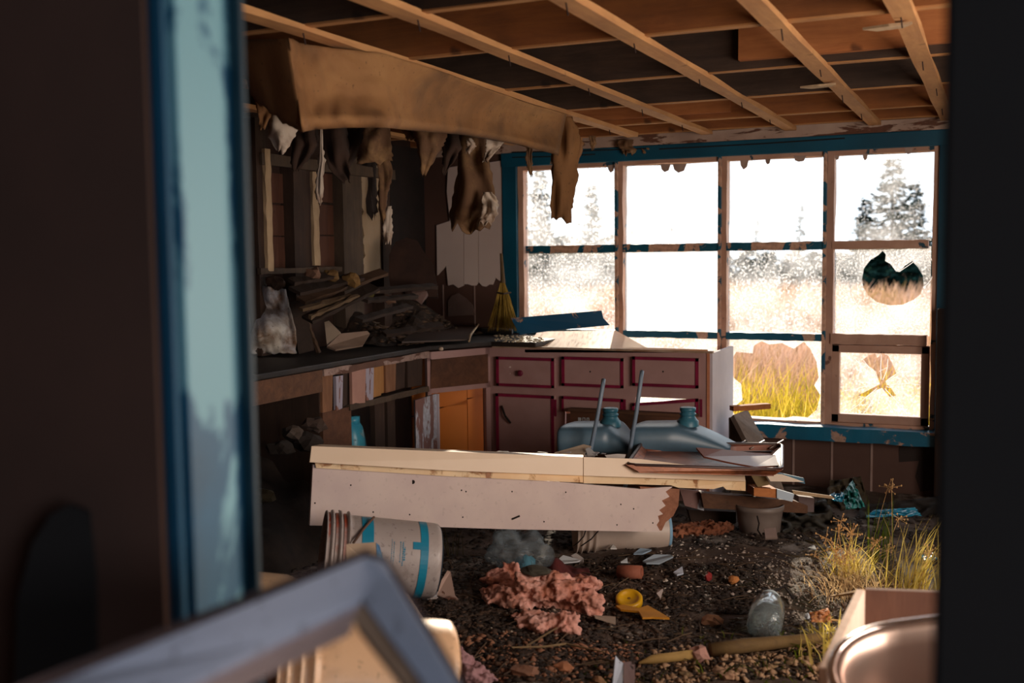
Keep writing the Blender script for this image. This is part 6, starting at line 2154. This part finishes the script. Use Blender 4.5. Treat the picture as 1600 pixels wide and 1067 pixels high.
def rrect(hw, hd, r, n=10):
    out = []
    for (sx, sy, a0) in ((1, 1, 0), (-1, 1, 90), (-1, -1, 180), (1, -1, 270)):
        for k in range(n + 1):
            a = math.radians(a0 + 90 * k / n)
            out.append((sx * (hw - r) + r * math.cos(a), sy * (hd - r) + r * math.sin(a)))
    return out


loops = [(0.300, 0.225, 0.20, -0.004), (0.303, 0.228, 0.203, 0.004), (0.296, 0.221, 0.196, 0.010), (0.284, 0.209, 0.186, 0.008), (0.276, 0.201, 0.18, -0.004), (0.268, 0.193, 0.17, -0.03),
         (0.258, 0.183, 0.16, -0.12), (0.240, 0.165, 0.09, -0.155), (0.20, 0.13, 0.07, -0.17), (0.05, 0.05, 0.048, -0.176), (0.02, 0.02, 0.019, -0.178)]
SX = Matrix.Translation(at(1568, 1066, 1.95)) @ Matrix.Rotation(math.radians(30), 4, 'Z') @ Matrix.Rotation(math.radians(10), 4, 'X') @ Matrix.Rotation(math.radians(-5), 4, 'Y')
vs, fs = [], []
m_ = 44
for (hw, hd, r, z) in loops:
    for (x, y) in rrect(hw, hd, min(r, hd - .001)):
        vs.append(SX @ Vector((x, y, z)))
for i in range(len(loops) - 1):
    for k in range(m_):
        k2 = (k + 1) % m_
        fs.append((i * m_ + k, i * m_ + k2, (i + 1) * m_ + k2, (i + 1) * m_ + k))
bowl = MB().add(vs, fs)
M_steel = m_plain('brushed_steel', '#c8b0a4', '#b89c90', 0.3, 3, (1, 1, 1), 0.9, 0.05)
rimt = MB().tube([SX @ Vector((x, y, 0.006)) for x, y in rrect(0.298, 0.223, 0.198)] + [SX @ Vector((*rrect(0.298, 0.223, 0.198)[0], 0.006))], 0.009, 10, False)
drain = MB().lathe([(0.05, 0.003), (0.045, 0.006), (0.03, 0.0), (0, -0.004)], SX @ Matrix.Translation((0, 0, -0.176)), 24, close=False)
assembly('steel_sink', 'stainless steel sink bowl with bright rolled rim in the right foreground', 'sink', [('bowl', bowl, M_steel, {'smooth': True, 'solid': 0.003}), ('rim', rimt, m_plain('polished_rim', '#e8dcd8', '#e0d0cc', 0.16, 3, (1, 1, 1), 1.0, 0), {'smooth': True, 'label': 'bright rolled rim'}), ('drain', drain, M_steel, {'smooth': True})])
q = at(1548, 1200, 1.95)
thing('wooden_box', 'low crate carrying the steel sink', 'box', MB().bb(q.x - .2, q.x + .25, q.y - .12, q.y + .14, 0.05, (SX @ Vector((0, 0, -.19))).z - .02), W_crate)

# ================================================================== LEFT FOREGROUND
M_sash = m_flaky('grey_white_sash', '#a0a4b4', '#7c7880', 0.66, 8, (1, 1, 1), '#acaebc', 0.5, 1.0, 0.4, 0.08)
M_sashe = m_plain('brown_sash_edge', '#5a4440', '#3c2c2a', 0.8, 12)
def sd_(px, py):
    return 1.12 - (py - 865) * 0.0006 - abs(px - 590) * 0.00018
F3 = lambda pts, o=0.0: [at(x, y, sd_(x, y) + o) for x, y in pts]
armL = slab(MB(), F3([(571, 868), (594, 895), (565, 936), (425, 1004), (200, 1112), (-40, 1224), (-40, 1118), (105, 1058)]), 0.03)
lipL = slab(MB(), F3([(565, 936), (425, 1004), (200, 1112), (-40, 1224), (-40, 1260), (200, 1146), (425, 1030), (552, 968)], 0.012), 0.02)
armR = slab(MB(), F3([(571, 868), (600, 876), (612, 898), (716, 1067), (790, 1190), (730, 1190), (660, 1067), (565, 936), (580, 905)]), 0.03)
lipR = slab(MB(), F3([(565, 936), (660, 1067), (730, 1190), (700, 1190), (628, 1067), (552, 968)], 0.012), 0.02)
edL = slab(MB(), F3([(-40, 1118), (105, 1058), (571, 868), (575, 858), (380, 934), (100, 1046), (-40, 1104)], 0.004), 0.03)
edR = slab(MB(), F3([(571, 868), (575, 858), (604, 868), (622, 894), (728, 1067), (804, 1190), (788, 1190), (714, 1067), (608, 898), (597, 878)], 0.004), 0.03)
assembly('old_window_sash', 'grey white wooden window sash leaning in the left foreground', 'window sash', [
    ('rail', armL, M_sash, {'bevel': .002}), ('stile', armR, M_sash, {'bevel': .002}), ('glazing_lip', lipL, m_plain('pinkish_lip', '#b89c94', '#a88c84', .6), {}), ('glazing_lip', lipR, m_plain('tan_lip', '#a08068', '#8c6c54', .6), {}),
    ('outer_edge', edL, M_sashe, {'bevel': .002, 'label': 'brown bare outer edge'}), ('outer_edge', edR, M_sashe, {'bevel': .002})])
pts = [(18, 1230), (26, 940), (50, 850), (78, 805), (105, 790), (135, 800), (146, 900), (152, 1230)]  # dark rounded silhouette, its nature unknown
thing('dark_shape', 'black round topped shape against the passage wall at the far left', 'board', slabpx([(x, y, 1.29) for x, y in pts], 0.012), M_black)
